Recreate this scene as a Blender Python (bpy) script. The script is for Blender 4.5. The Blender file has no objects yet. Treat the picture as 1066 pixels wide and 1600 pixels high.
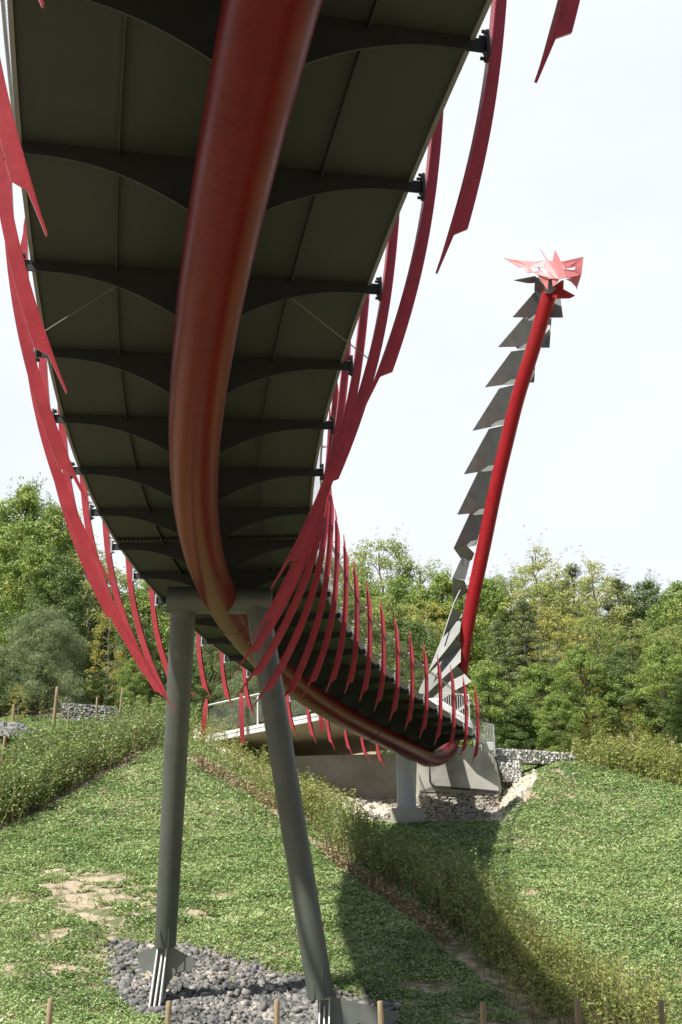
import bpy, bmesh, math, random
import numpy as np
from mathutils import Vector, Matrix
random.seed(7); rng = np.random.default_rng(7)
R = math.radians

# ------------------------------------------------------------------ camera, sky, sun, exposure
F, PITCH, ROLL = 1800.0, 0.288408, 0.019097      # focal length in pixels of a 1066x1600 frame
cam_d = bpy.data.cameras.new("camera"); cam = bpy.data.objects.new("camera", cam_d)
bpy.context.scene.collection.objects.link(cam)
cam_d.sensor_fit = 'VERTICAL'; cam_d.sensor_height = 24.0; cam_d.lens = 24.0 * F / 1600
cam_d.clip_start = 0.1; cam_d.clip_end = 3000
cam.matrix_world = Matrix.Rotation(math.pi / 2 + PITCH, 4, 'X') @ Matrix.Rotation(-ROLL, 4, 'Z')
bpy.context.scene.camera = cam

SUN = Vector((-0.51, -0.46, 0.95)).normalized()      # direction towards the sun
sun_el = math.asin(SUN.z); sun_az = math.atan2(SUN.x, SUN.y)
world = bpy.data.worlds.new("World"); bpy.context.scene.world = world
world.use_nodes = True
nt = world.node_tree; nt.nodes.clear()
o_ = nt.nodes.new('ShaderNodeOutputWorld'); bg = nt.nodes.new('ShaderNodeBackground')
sky = nt.nodes.new('ShaderNodeTexSky'); sky.sky_type = 'NISHITA'; sky.sun_disc = False
sky.sun_elevation = sun_el; sky.sun_rotation = sun_az
sky.dust_density = 2.0
tc = nt.nodes.new('ShaderNodeTexCoord')
sep = nt.nodes.new('ShaderNodeSeparateXYZ'); nt.links.new(tc.outputs['Generated'], sep.inputs[0])
nz = nt.nodes.new('ShaderNodeTexNoise'); nz.inputs['Scale'].default_value = 2.2; nz.inputs['Detail'].default_value = 7
nz.inputs['Roughness'].default_value = .55
mp = nt.nodes.new('ShaderNodeMapping'); mp.inputs['Scale'].default_value = (1, 1, 2.6)
nt.links.new(tc.outputs['Generated'], mp.inputs[0]); nt.links.new(mp.outputs[0], nz.inputs['Vector'])
# bright cloud bank in the half of the sky beyond the bridge, thinning out overhead and behind
m1 = nt.nodes.new('ShaderNodeMath'); m1.operation = 'MULTIPLY_ADD'
nt.links.new(sep.outputs['Y'], m1.inputs[0]); m1.inputs[1].default_value = 0.9; m1.inputs[2].default_value = -0.14
m2 = nt.nodes.new('ShaderNodeMath'); m2.operation = 'ADD'
nt.links.new(m1.outputs[0], m2.inputs[0]); nt.links.new(nz.outputs['Fac'], m2.inputs[1])
rmp = nt.nodes.new('ShaderNodeMapRange'); rmp.inputs['From Min'].default_value = 0.35; rmp.inputs['From Max'].default_value = 0.85
nt.links.new(m2.outputs[0], rmp.inputs['Value'])
cl = nt.nodes.new('ShaderNodeMixRGB')
nt.links.new(nz.outputs['Fac'], cl.inputs['Fac'])
cl.inputs[1].default_value = (8.9, 9.5, 10.5, 1); cl.inputs[2].default_value = (11.6, 11.9, 12.4, 1)
mx = nt.nodes.new('ShaderNodeMixRGB')
nt.links.new(rmp.outputs[0], mx.inputs['Fac']); nt.links.new(sky.outputs[0], mx.inputs[1]); nt.links.new(cl.outputs[0], mx.inputs[2])
nt.links.new(mx.outputs[0], bg.inputs['Color']); bg.inputs['Strength'].default_value = 0.06
nt.links.new(bg.outputs[0], o_.inputs[0])
sd = bpy.data.lights.new("sun", 'SUN'); sd.energy = 5.0; sd.angle = R(1.2); sd.color = (1, .965, .90)
so = bpy.data.objects.new("sun", sd); bpy.context.scene.collection.objects.link(so)
so.rotation_euler = SUN.to_track_quat('Z', 'Y').to_euler(); so.location = (-20, -20, 40)
vs = bpy.context.scene.view_settings; vs.view_transform = 'Standard'; vs.look = 'None'; vs.exposure = 0.62; vs.gamma = 1.0
bpy.context.scene.cycles.max_bounces = 8; bpy.context.scene.cycles.transparent_max_bounces = 12
bpy.context.scene.cycles.use_denoising = True

# ------------------------------------------------------------------ helpers
COL = bpy.context.scene.collection
def ray(x, y):
    cp, sp = math.cos(PITCH), math.sin(PITCH); cr, sr = math.cos(ROLL), math.sin(ROLL)
    u = (x - 533) / F; v = (800 - y) / F
    a = u * cr + v * sr; b = -u * sr + v * cr
    return np.array([a, cp - b * sp, sp + b * cp])
def at(x, y, Y):
    r = ray(x, y); return r * Y / r[1]

def mesh_obj(name, verts, faces, mat, parent=None, smooth=False, mats=None, fmat=None):
    me = bpy.data.meshes.new(name)
    me.from_pydata([tuple(map(float, v)) for v in verts], [], faces)
    ob = bpy.data.objects.new(name, me); COL.objects.link(ob)
    me.materials.append(mat)
    if parent is not None: ob.parent = parent; 
    if smooth: me.polygons.foreach_set('use_smooth', [True] * len(me.polygons))
    me.update()
    return ob
def quads_obj(name, V, mat, parent=None, rnd=None, nv=4):
    """V: (n, nv, 3) array, one separate face each"""
    n = len(V); me = bpy.data.meshes.new(name)
    me.vertices.add(n * nv); me.vertices.foreach_set('co', V.reshape(-1).astype(np.float32))
    me.loops.add(n * nv); me.loops.foreach_set('vertex_index', np.arange(n * nv, dtype=np.int32))
    me.polygons.add(n); me.polygons.foreach_set('loop_start', np.arange(n, dtype=np.int32) * nv)
    me.polygons.foreach_set('loop_total', np.full(n, nv, dtype=np.int32))
    me.update(calc_edges=True)
    at_ = me.attributes.new('rnd', 'FLOAT', 'FACE'); at_.data.foreach_set('value', (rnd if rnd is not None else rng.random(n)).astype(np.float32))
    me.materials.append(mat)
    ob = bpy.data.objects.new(name, me); COL.objects.link(ob)
    if parent is not None: ob.parent = parent
    return ob
def tag(o, label=None, cat=None, group=None, kind=None):
    if label: o['label'] = label
    if cat: o['category'] = cat
    if group: o['group'] = group
    if kind: o['kind'] = kind
    return o
def empty(name, loc=(0, 0, 0), label=None, cat=None, group=None):
    o = bpy.data.objects.new(name, None); COL.objects.link(o); o.location = loc; o.empty_display_size = .3
    tag(o, label, cat, group); return o
class MB:
    def __init__(s): s.v = []; s.f = []
    def add(s, v, f):
        k = len(s.v); s.v += [tuple(map(float, p)) for p in v]; s.f += [tuple(i + k for i in q) for q in f]
    def box(s, c, ax, ay, az):
        c = np.array(c, float); ax, ay, az = (np.array(a, float) for a in (ax, ay, az)); v = []
        for i in (-1, 1):
            for j in (-1, 1):
                for k in (-1, 1): v.append(c + ax * i + ay * j + az * k)
        s.add(v, [(0, 1, 3, 2), (4, 6, 7, 5), (0, 4, 5, 1), (2, 3, 7, 6), (0, 2, 6, 4), (1, 5, 7, 3)])
    def bar(s, a, b, w, h=None, up=(0, 0, 1)):
        a, b = np.array(a, float), np.array(b, float); d = b - a; L = np.linalg.norm(d); d /= L
        u = np.cross(d, np.array(up, float)); n = np.linalg.norm(u)
        u = np.array([1., 0, 0]) if n < 1e-4 else u / n
        w2 = np.cross(u, d); s.box((a + b) / 2, d * L / 2, u * w / 2, w2 * (h or w) / 2)
    def tube(s, pts, rad, n=12, caps=True):
        pts = [np.array(p, float) for p in pts]
        if not hasattr(rad, '__len__'): rad = [rad] * len(pts)
        k0 = len(s.v); u = None; rings = []
        for i, p in enumerate(pts):
            d = pts[min(i + 1, len(pts) - 1)] - pts[max(i - 1, 0)]; d /= np.linalg.norm(d)
            if u is None:
                u = np.cross(d, [0, 0, 1.]); 
                if np.linalg.norm(u) < .05: u = np.array([1., 0, 0]) - d * d[0]
            u = u - d * (u @ d); u /= np.linalg.norm(u); w = np.cross(d, u)
            rings.append([p + rad[i] * (math.cos(t) * u + math.sin(t) * w) for t in np.arange(n) * 2 * math.pi / n])
        v = [q for r in rings for q in r]; f = []
        for i in range(len(pts) - 1):
            for j in range(n):
                a = i * n + j; b = i * n + (j + 1) % n; f.append((a, b, b + n, a + n))
        if caps: f.append(tuple(range(n))[::-1]); f.append(tuple((len(pts) - 1) * n + j for j in range(n)))
        s.add(v, f)
    def prism(s, poly, off):
        """poly: list of 3d points (planar-ish), extruded by vector off"""
        n = len(poly); off = np.array(off, float); v = [np.array(p, float) for p in poly]; v2 = [p + off for p in v]
        s.add(v + v2, [tuple(range(n))[::-1], tuple(range(n, 2 * n))] + [(i, (i + 1) % n, (i + 1) % n + n, i + n) for i in range(n)])
    def build(s, name, mat, parent=None, smooth=False, bevel=0):
        o = mesh_obj(name, s.v, s.f, mat, parent)
        if True:
            bm = bmesh.new(); bm.from_mesh(o.data); bmesh.ops.recalc_face_normals(bm, faces=bm.faces); bm.to_mesh(o.data); bm.free()
        if smooth:
            o.data.polygons.foreach_set('use_smooth', [True] * len(o.data.polygons))
            o.data.set_sharp_from_angle(angle=R(35))
        if bevel:
            b = o.modifiers.new('bevel', 'BEVEL'); b.width = bevel; b.segments = 2; b.limit_method = 'ANGLE'
        return o

def material(name, c1, c2=None, rough=.6, scale=6., detail=6, bump=0., bscale=None, metallic=0., coat=0., spec=.5,
             dirt=None, dirt_scale=1., dirt_lo=.55, dirt_hi=.75, stretch=(1, 1, 1), rvar=.1):
    m = bpy.data.materials.new(name); m.use_nodes = True; t = m.node_tree; N = t.nodes; Lk = t.links
    b = N['Principled BSDF']; tcn = N.new('ShaderNodeTexCoord')
    mpn = N.new('ShaderNodeMapping'); mpn.inputs['Scale'].default_value = stretch; Lk.new(tcn.outputs['Object'], mpn.inputs[0])
    n1 = N.new('ShaderNodeTexNoise'); n1.inputs['Scale'].default_value = scale; n1.inputs['Detail'].default_value = detail
    n1.inputs['Roughness'].default_value = .6; Lk.new(mpn.outputs[0], n1.inputs['Vector'])
    cr = N.new('ShaderNodeValToRGB'); Lk.new(n1.outputs['Fac'], cr.inputs[0])
    c2 = c2 or tuple(x * .75 for x in c1)
    cr.color_ramp.elements[0].position = .32; cr.color_ramp.elements[1].position = .68
    cr.color_ramp.elements[0].color = (*c2, 1); cr.color_ramp.elements[1].color = (*c1, 1)
    out = cr.outputs[0]
    if dirt:
        n2 = N.new('ShaderNodeTexNoise'); n2.inputs['Scale'].default_value = dirt_scale; n2.inputs['Detail'].default_value = 8
        Lk.new(tcn.outputs['Object'], n2.inputs['Vector'])
        mr = N.new('ShaderNodeMapRange'); mr.inputs['From Min'].default_value = dirt_lo; mr.inputs['From Max'].default_value = dirt_hi
        Lk.new(n2.outputs['Fac'], mr.inputs['Value'])
        mm = N.new('ShaderNodeMixRGB'); Lk.new(mr.outputs[0], mm.inputs[0]); Lk.new(out, mm.inputs[1]); mm.inputs[2].default_value = (*dirt, 1); out = mm.outputs[0]
    Lk.new(out, b.inputs['Base Color'])
    rr = N.new('ShaderNodeMapRange'); rr.inputs['To Min'].default_value = max(0, rough - rvar); rr.inputs['To Max'].default_value = min(1, rough + rvar)
    Lk.new(n1.outputs['Fac'], rr.inputs['Value']); Lk.new(rr.outputs[0], b.inputs['Roughness'])
    b.inputs['Metallic'].default_value = metallic; b.inputs['Specular IOR Level'].default_value = spec
    b.inputs['Coat Weight'].default_value = coat; b.inputs['Coat Roughness'].default_value = .25
    if bump:
        n3 = N.new('ShaderNodeTexNoise'); n3.inputs['Scale'].default_value = bscale or scale * 4; n3.inputs['Detail'].default_value = 8
        Lk.new(mpn.outputs[0], n3.inputs['Vector'])
        bp = N.new('ShaderNodeBump'); bp.inputs['Strength'].default_value = 1; bp.inputs['Distance'].default_value = bump
        Lk.new(n3.outputs['Fac'], bp.inputs['Height']); Lk.new(bp.outputs[0], b.inputs['Normal'])
    return m
def leaf_mat(name, cols, rough=.5, trans=.35, patch=.35, patch_cols=None):
    """leaf colours picked per leaf by the face attribute rnd, shifted by a large noise"""
    m = bpy.data.materials.new(name); m.use_nodes = True; t = m.node_tree; N = t.nodes; Lk = t.links
    b = N['Principled BSDF']; a = N.new('ShaderNodeAttribute'); a.attribute_name = 'rnd'
    tcn = N.new('ShaderNodeTexCoord'); n1 = N.new('ShaderNodeTexNoise'); n1.inputs['Scale'].default_value = patch; n1.inputs['Detail'].default_value = 3
    Lk.new(tcn.outputs['Object'], n1.inputs['Vector'])
    mth = N.new('ShaderNodeMath'); mth.operation = 'MULTIPLY_ADD'; Lk.new(n1.outputs['Fac'], mth.inputs[0]); mth.inputs[1].default_value = 1.1
    hf = N.new('ShaderNodeMath'); hf.operation = 'MULTIPLY_ADD'; Lk.new(a.outputs['Fac'], hf.inputs[0]); hf.inputs[1].default_value = .6; hf.inputs[2].default_value = -.35
    Lk.new(hf.outputs[0], mth.inputs[2])
    cr = N.new('ShaderNodeValToRGB'); Lk.new(mth.outputs[0], cr.inputs[0]); el = cr.color_ramp.elements
    el[0].color = (*cols[0], 1); el[1].color = (*cols[-1], 1); el[0].position = .05; el[1].position = .95
    for i, c in enumerate(cols[1:-1]): e = el.new(.05 + .9 * (i + 1) / (len(cols) - 1)); e.color = (*c, 1)
    Lk.new(cr.outputs[0], b.inputs['Base Color']); b.inputs['Roughness'].default_value = rough
    b.inputs['Specular IOR Level'].default_value = .35
    tr = N.new('ShaderNodeBsdfTranslucent'); Lk.new(cr.outputs[0], tr.inputs['Color'])
    mxs = N.new('ShaderNodeMixShader'); mxs.inputs[0].default_value = trans
    Lk.new(b.outputs[0], mxs.inputs[1]); Lk.new(tr.outputs[0], mxs.inputs[2]); Lk.new(mxs.outputs[0], N['Material Output'].inputs[0])
    return m

M = {}
def tube_material(name, c1, c2, streak):
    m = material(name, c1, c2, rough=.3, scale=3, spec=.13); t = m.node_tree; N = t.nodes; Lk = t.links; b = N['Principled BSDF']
    a = N.new('ShaderNodeAttribute'); a.attribute_name = 'tubeco'; mp_ = N.new('ShaderNodeMapping'); mp_.inputs['Scale'].default_value = (2.2, 2.2, 26); Lk.new(a.outputs['Vector'], mp_.inputs[0])
    n = N.new('ShaderNodeTexNoise'); n.inputs['Scale'].default_value = 1.0; n.inputs['Detail'].default_value = 6; n.inputs['Distortion'].default_value = .6; Lk.new(mp_.outputs[0], n.inputs['Vector'])
    mp2 = N.new('ShaderNodeMapping'); mp2.inputs['Scale'].default_value = (5, 5, .35); Lk.new(a.outputs['Vector'], mp2.inputs[0])
    n2 = N.new('ShaderNodeTexNoise'); n2.inputs['Scale'].default_value = 1.0; n2.inputs['Detail'].default_value = 5; Lk.new(mp2.outputs[0], n2.inputs['Vector'])
    ad = N.new('ShaderNodeMath'); ad.operation = 'MULTIPLY'; Lk.new(n.outputs['Fac'], ad.inputs[0]); Lk.new(n2.outputs['Fac'], ad.inputs[1])
    mr = N.new('ShaderNodeMapRange'); mr.inputs['From Min'].default_value = .16; mr.inputs['From Max'].default_value = .38; Lk.new(ad.outputs[0], mr.inputs['Value'])
    src = b.inputs['Base Color'].links[0].from_socket; mx_ = N.new('ShaderNodeMixRGB'); Lk.new(mr.outputs[0], mx_.inputs[0]); Lk.new(src, mx_.inputs[1]); mx_.inputs[2].default_value = (*streak, 1); Lk.new(mx_.outputs[0], b.inputs['Base Color'])
    r2 = N.new('ShaderNodeMapRange'); r2.inputs['To Min'].default_value = .24; r2.inputs['To Max'].default_value = .42; Lk.new(n.outputs['Fac'], r2.inputs['Value']); Lk.new(r2.outputs[0], b.inputs['Roughness'])
    bp = N.new('ShaderNodeBump'); bp.inputs['Distance'].default_value = .0012; Lk.new(n.outputs['Fac'], bp.inputs['Height']); Lk.new(bp.outputs[0], b.inputs['Normal']); return m
M['red_tube'] = tube_material('red_tube_weathered_shaded', (.105, .004, .004), (.075, .003, .003), (.12, .010, .006))  # spine red: maroon weathering, with the shade under the deck darkened into the colour
M['neck_red'] = tube_material('red_neck_sunlit', (.27, .009, .014), (.22, .007, .011), (.24, .02, .02))  # same paint as the spine, kept brighter in colour for the sunlit neck
M['red_fin'] = material('red_fin_paint', (.37, .034, .044), (.29, .024, .034), rough=.36, scale=4, coat=.2, bump=.001, bscale=40, dirt=(.22, .03, .03), dirt_scale=1.4, dirt_lo=.5, dirt_hi=.9)
M['mask_red'] = material('mask_red_paint', (.60, .19, .19), (.54, .15, .15), rough=.5, scale=5)
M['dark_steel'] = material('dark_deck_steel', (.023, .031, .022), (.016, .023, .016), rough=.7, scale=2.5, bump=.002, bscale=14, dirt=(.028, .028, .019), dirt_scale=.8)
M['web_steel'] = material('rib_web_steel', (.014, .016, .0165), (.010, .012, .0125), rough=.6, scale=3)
M['grey_steel'] = material('grey_leg_paint', (.088, .098, .086), (.072, .081, .071), rough=.45, scale=2, bump=.0008, bscale=50, dirt=(.06, .064, .052), dirt_scale=1.1)
M['rod'] = material('rod_steel', (.16, .17, .15), rough=.5)
M['scale_steel'] = material('grey_scale_plate', (.165, .175, .163), (.135, .143, .132), rough=.36, scale=2.0, dirt=(.11, .116, .105), dirt_scale=1.5)
M['light_steel'] = material('galvanised_steel', (.5, .51, .5), (.4, .41, .4), rough=.45, scale=8, metallic=.3)
M['pier_steel'] = material('pale_grey_pier_paint', (.40, .43, .47), (.36, .385, .42), rough=.35, scale=2)
M['white_paint'] = material('white_paint', (.72, .72, .70), (.62, .62, .6), rough=.5, scale=3, dirt=(.5, .5, .46), dirt_scale=2)
M['clip'] = material('black_clip', (.03, .03, .032), rough=.5)
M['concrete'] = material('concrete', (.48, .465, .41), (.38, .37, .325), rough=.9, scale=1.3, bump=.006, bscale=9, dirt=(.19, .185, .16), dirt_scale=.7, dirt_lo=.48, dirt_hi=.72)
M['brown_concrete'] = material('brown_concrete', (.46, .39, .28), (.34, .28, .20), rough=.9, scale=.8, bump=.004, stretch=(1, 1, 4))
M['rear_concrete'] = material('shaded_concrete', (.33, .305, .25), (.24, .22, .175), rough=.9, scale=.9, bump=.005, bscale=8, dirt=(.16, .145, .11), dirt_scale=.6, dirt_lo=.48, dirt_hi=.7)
M['wood'] = material('weathered_wood', (.36, .28, .17), (.20, .15, .09), rough=.9, scale=9, bump=.003, stretch=(3, 3, .4))
M['trunk'] = material('tree_bark', (.10, .08, .06), (.06, .05, .038), rough=.95, scale=6, bump=.02, stretch=(1, 1, .3))
M['birch'] = material('pale_bark', (.27, .26, .22), (.15, .14, .11), rough=.9, scale=4, stretch=(1, 1, 2))
M['stone_dark'] = material('slate_gravel', (.20, .205, .21), (.10, .105, .11), rough=.9, scale=3.2, bump=.006, bscale=25, dirt=(.34, .29, .24), dirt_scale=2.3, dirt_lo=.6, dirt_hi=.64)
M['stone_light'] = material('pale_stones', (.70, .69, .64), (.42, .41, .38), rough=.9, scale=3.5, bump=.006, bscale=20)
M['stone_grey'] = material('grey_quarry_stones', (.36, .355, .335), (.19, .188, .178), rough=.9, scale=3.5, bump=.006, bscale=20)
M['stone_cream'] = material('cream_stones', (.74, .69, .58), (.5, .45, .36), rough=.9, scale=3.5, bump=.006, bscale=20)
M['wire'] = material('galvanised_wire', (.4, .4, .38), rough=.5, metallic=.5)
# see-through wire net of the railings
def net_material():
    m = bpy.data.materials.new('wire_net'); m.use_nodes = True; t = m.node_tree; N = t.nodes; Lk = t.links
    b = N['Principled BSDF']; b.inputs['Base Color'].default_value = (.16, .17, .14, 1); b.inputs['Roughness'].default_value = .5
    tr = N.new('ShaderNodeBsdfTransparent'); mxs = N.new('ShaderNodeMixShader')
    tcn = N.new('ShaderNodeTexCoord'); mpn = N.new('ShaderNodeMapping'); Lk.new(tcn.outputs['UV'], mpn.inputs[0])
    s = N.new('ShaderNodeSeparateXYZ'); Lk.new(mpn.outputs[0], s.inputs[0]); outs = []
    for k in (1, -1):
        a = N.new('ShaderNodeMath'); a.operation = 'MULTIPLY_ADD'; Lk.new(s.outputs['Y'], a.inputs[0]); a.inputs[1].default_value = k; Lk.new(s.outputs['X'], a.inputs[2])
        f = N.new('ShaderNodeMath'); f.operation = 'PINGPONG'; f.inputs[1].default_value = .5; Lk.new(a.outputs[0], f.inputs[0])
        l = N.new('ShaderNodeMath'); l.operation = 'LESS_THAN'; l.inputs[1].default_value = .075; Lk.new(f.outputs[0], l.inputs[0]); outs.append(l)
    mxm = N.new('ShaderNodeMath'); mxm.operation = 'MAXIMUM'; Lk.new(outs[0].outputs[0], mxm.inputs[0]); Lk.new(outs[1].outputs[0], mxm.inputs[1])
    Lk.new(mxm.outputs[0], mxs.inputs[0]); Lk.new(tr.outputs[0], mxs.inputs[1]); Lk.new(b.outputs[0], mxs.inputs[2])
    Lk.new(mxs.outputs[0], N['Material Output'].inputs[0]); return m
M['net'] = net_material()
def net_strip(name, A, B, parent, cell=.06):
    """A, B lists of lower and upper points"""
    v = []; f = []; uv = []; s = 0
    for i in range(len(A)):
        if i: s += np.linalg.norm(np.array(A[i]) - np.array(A[i - 1]))
        v += [A[i], B[i]]; uv += [(s / cell, 0), (s / cell, np.linalg.norm(np.array(B[i]) - np.array(A[i])) / cell)]
    for i in range(len(A) - 1): f.append((2 * i, 2 * i + 2, 2 * i + 3, 2 * i + 1))
    o = mesh_obj(name, v, f, M['net'], parent); ul = o.data.uv_layers.new(name='UVMap')
    for l in o.data.loops: ul.data[l.index].uv = uv[l.vertex_index]
    return o
# ------------------------------------------------------------------ the ground: one sheet through surveyed points
GP = [(-150,1600,23),(0,1600,23),(245,1574,24.3),(505,1628,22.8),(700,1604,23.5),(850,1602,24),(1066,1600,24.5),(1200,1600,24.5),
 (0,1450,29),(200,1450,29),(380,1450,29),(600,1450,29.5),(800,1450,31),(1000,1450,31),(1150,1450,31),
 (0,1330,36.5),(200,1330,36.5),(400,1330,37),(560,1340,38),(740,1295,43),(900,1330,40),(1066,1330,38),(-150,1330,36),
 (0,1235,43),(130,1222,44),(240,1172,49),(330,1182,48),(350,1212,46),(450,1262,42.5),(480,1302,41.5),(560,1285,45),(635,1287,45),(700,1285,47),(762,1280,47.6),
 (830,1208,50),(900,1197,51.5),(1000,1226,49.5),(1066,1242,47.5),(1200,1262,45),
 (600,1291,50),(700,1291,49.6),(765,1288,49.2),(540,1243,53.2),(640,1245,53.2),(720,1250,53.0),(0,1142,52),(100,1132,54),(1066,1176,58),(900,1176,57),(300,1134,56),(-200,1150,52),(1250,1190,58),(500,1234,56),(640,1240,56),
 (0,1112,62),(250,1110,62),(700,1160,66),(1066,1142,66),(450,1150,66),(-300,1110,62),(1400,1150,64)]
GPw = [tuple(at(*g)) for g in GP] + [(-60,100,10),(0,100,10),(60,100,9),(-45,60,6),(50,60,4.5),(0,0,-1.65),(-20,0,-1.8),(20,0,-1.8),
 (0,10,-2.9),(-20,12,-3.2),(20,12,-3.2),(-8,17.5,-3.3),(0,17.5,-3.3),(8,17.5,-3.3),(-30,25,-2),(35,25,-2.5),(-60,0,-2),(60,0,-2.5),(0,-25,-1.6),
 (-150,0,-2),(150,0,-2),(-150,150,10),(150,150,10),(0,160,10),(0,-100,-2),(-120,-100,-2),(120,-100,-2)]
GPw = np.array(GPw); SC = 20.0
def U(r): 
    r = np.maximum(r, 1e-9); return r * r * np.log(r)
_p = GPw[:, :2] / SC; _n = len(_p)
_K = U(np.linalg.norm(_p[:, None] - _p[None], axis=2)) + np.eye(_n) * .004
_Pm = np.hstack([np.ones((_n, 1)), _p]); _A = np.block([[_K, _Pm], [_Pm.T, np.zeros((3, 3))]])
_w = np.linalg.solve(_A, np.concatenate([GPw[:, 2], np.zeros(3)]))
def smooth_gz(X, Y):
    q = np.stack([np.asarray(X, float), np.asarray(Y, float)], -1) / SC
    d = np.linalg.norm(q[..., None, :] - _p, axis=-1)
    return U(d) @ _w[:_n] + _w[_n] + q @ _w[_n + 1:]
def bumps(X, Y):
    X = np.asarray(X, float); Y = np.asarray(Y, float)
    return (.05 * np.sin(X * 1.9 + 1.3 * np.sin(Y * .9)) * np.sin(Y * 1.6 + .7) + .035 * np.sin(X * 4.3 + 2 * np.sin(Y * 2.1)) * np.cos(Y * 3.7 + X)
            + .02 * np.sin(7.1 * X + 3 * np.sin(5 * Y)) * np.sin(8.3 * Y))
def gz(X, Y): return smooth_gz(X, Y) + bumps(X, Y)
def hit(x, y, y0=15., y1=90.):
    r = ray(x, y); r = r / r[1]; ts = np.arange(y0, y1, .1)
    d = r[2] * ts - smooth_gz(r[0] * ts, ts)
    k = np.argmax(d < 0) if (d < 0).any() else len(ts) - 1
    if k == 0: k = 1
    t = ts[k - 1] + .1 * d[k - 1] / max(1e-6, d[k - 1] - d[k]); return np.array([r[0] * t, t, r[2] * t])
def on(x, y): return np.array([x, y, float(gz(x, y))])

def axis(a, b, fine0, fine1, f, c):
    lo = list(np.arange(fine0, fine1, f)); s = f; x = fine1
    while x < b: lo.append(x); s = min(c, s * 1.25); x += s
    lo.append(b); s = f; x = fine0; l2 = []
    while x > a: x -= s; s = min(c, s * 1.25); l2.append(max(x, a))
    return np.array(l2[::-1] + lo)
gx = axis(-400, 400, -17, 21, .16, 25); gy = axis(-300, 900, 17, 62, .16, 30)
XX, YY = np.meshgrid(gx, gy); ZZ = np.zeros_like(XX)
for i in range(len(gy)): ZZ[i] = gz(XX[i], YY[i])
rr = np.hypot(XX, YY - 40); far = np.clip((rr - 110) / 120, 0, 1); ZZ = ZZ * (1 - far) + 8.0 * far * (YY > 40) + -2 * far * (YY <= 40)
V = np.stack([XX, YY, ZZ], -1).reshape(-1, 3); nx = len(gx); ny = len(gy)
idx = np.arange(nx * ny).reshape(ny, nx); Fq = np.stack([idx[:-1, :-1], idx[:-1, 1:], idx[1:, 1:], idx[1:, :-1]], -1).reshape(-1, 4)
gme = bpy.data.meshes.new('ground'); gme.vertices.add(len(V)); gme.vertices.foreach_set('co', V.reshape(-1).astype(np.float32))
gme.loops.add(len(Fq) * 4); gme.loops.foreach_set('vertex_index', Fq.reshape(-1).astype(np.int32))
gme.polygons.add(len(Fq)); gme.polygons.foreach_set('loop_start', np.arange(len(Fq), dtype=np.int32) * 4); gme.polygons.foreach_set('loop_total', np.full(len(Fq), 4, dtype=np.int32))
gme.update(calc_edges=True); gme.polygons.foreach_set('use_smooth', [True] * len(Fq))
M['soil'] = material('sandy_soil', (.44, .36, .26), (.27, .21, .14), rough=.95, scale=5, bump=.04, bscale=9, dirt=(.12, .13, .055), dirt_scale=2.6, dirt_lo=.48, dirt_hi=.6)
gme.materials.append(M['soil'])
ground = bpy.data.objects.new('ground', gme); COL.objects.link(ground); ground['kind'] = 'structure'

# ------------------------------------------------------------------ the footbridge
ROWS = 24; SP = 2.00335; P0 = np.array([-0.17569, 5.82228, 6.74471])
HD = [-0.252462, -0.175189, -0.05878, 0.08574, 0.213127, 0.296642, 0.325253, 0.318692]
SL = [-0.084735, -0.057601, -0.039428, -0.048988, -0.062723, -0.049292, -0.056931, -0.068584]
KN = np.linspace(0, 23, 8)
def nsp(x, y, t):
    n = len(x); A = np.zeros((n, n)); b = np.zeros(n); h = np.diff(x); A[0, 0] = A[-1, -1] = 1
    for i in range(1, n - 1):
        A[i, i - 1] = h[i - 1]; A[i, i] = 2 * (h[i - 1] + h[i]); A[i, i + 1] = h[i]; b[i] = 3 * ((y[i + 1] - y[i]) / h[i] - (y[i] - y[i - 1]) / h[i - 1])
    c = np.linalg.solve(A, b); i = np.clip(np.searchsorted(x, t, side='right') - 1, 0, n - 2); u = t - x[i]
    bb = (y[i + 1] - y[i]) / h[i] - h[i] * (2 * c[i] + c[i + 1]) / 3; dd = (c[i + 1] - c[i]) / (3 * h[i])
    return y[i] + bb * u + c[i] * u * u + dd * u ** 3
SUB = 4; R0 = -8
def path():
    HDa, SLa = np.array(HD), np.array(SL); t = np.arange(0, 23 * SUB + 1) / SUB
    h = nsp(KN, HDa, t); g = nsp(KN, SLa, t)
    tb = np.arange(R0 * SUB, 0) / SUB
    hb = h[0] + (h[1] - h[0]) * SUB * tb; gb = np.full(len(tb), g[0])
    H = np.concatenate([hb, h]); G = np.concatenate([gb, g]); T = np.concatenate([tb, t])
    d = np.stack([np.sin(H), np.cos(H), G], 1); d /= np.linalg.norm(d, axis=1)[:, None]; ds = SP / SUB
    step = (d[1:] + d[:-1]) / 2 * ds; P = np.zeros((len(T), 3)); k0 = -R0 * SUB; P[0] = 0; P[1:] = np.cumsum(step, 0); P += P0 - P[k0]
    return T, P, np.stack([np.cos(H), -np.sin(H), 0 * H], 1), np.stack([np.sin(H), np.cos(H), 0 * H], 1)
PT, PP, PC, PD = path()
def row(t):
    f = lambda A: np.array([np.interp(t, PT, A[:, k]) for k in range(3)])
    return f(PP), f(PC), f(PD)
UP = np.array([0, 0, 1.])
bridge = empty('dragon_footbridge', (-1.5, 22.7, -3), 'long curving grey footbridge with red tube spine, red ribs and raised dragon neck and head', 'footbridge')
B_INV = Matrix.Translation(bridge.location).inverted()
def adopt(o, parent=None):
    if parent is None: o.parent = bridge; o.matrix_parent_inverse = B_INV
    else: o.parent = parent
    return o
END = 21.7
ts = [t for t in PT if t <= END] + [END]
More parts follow.
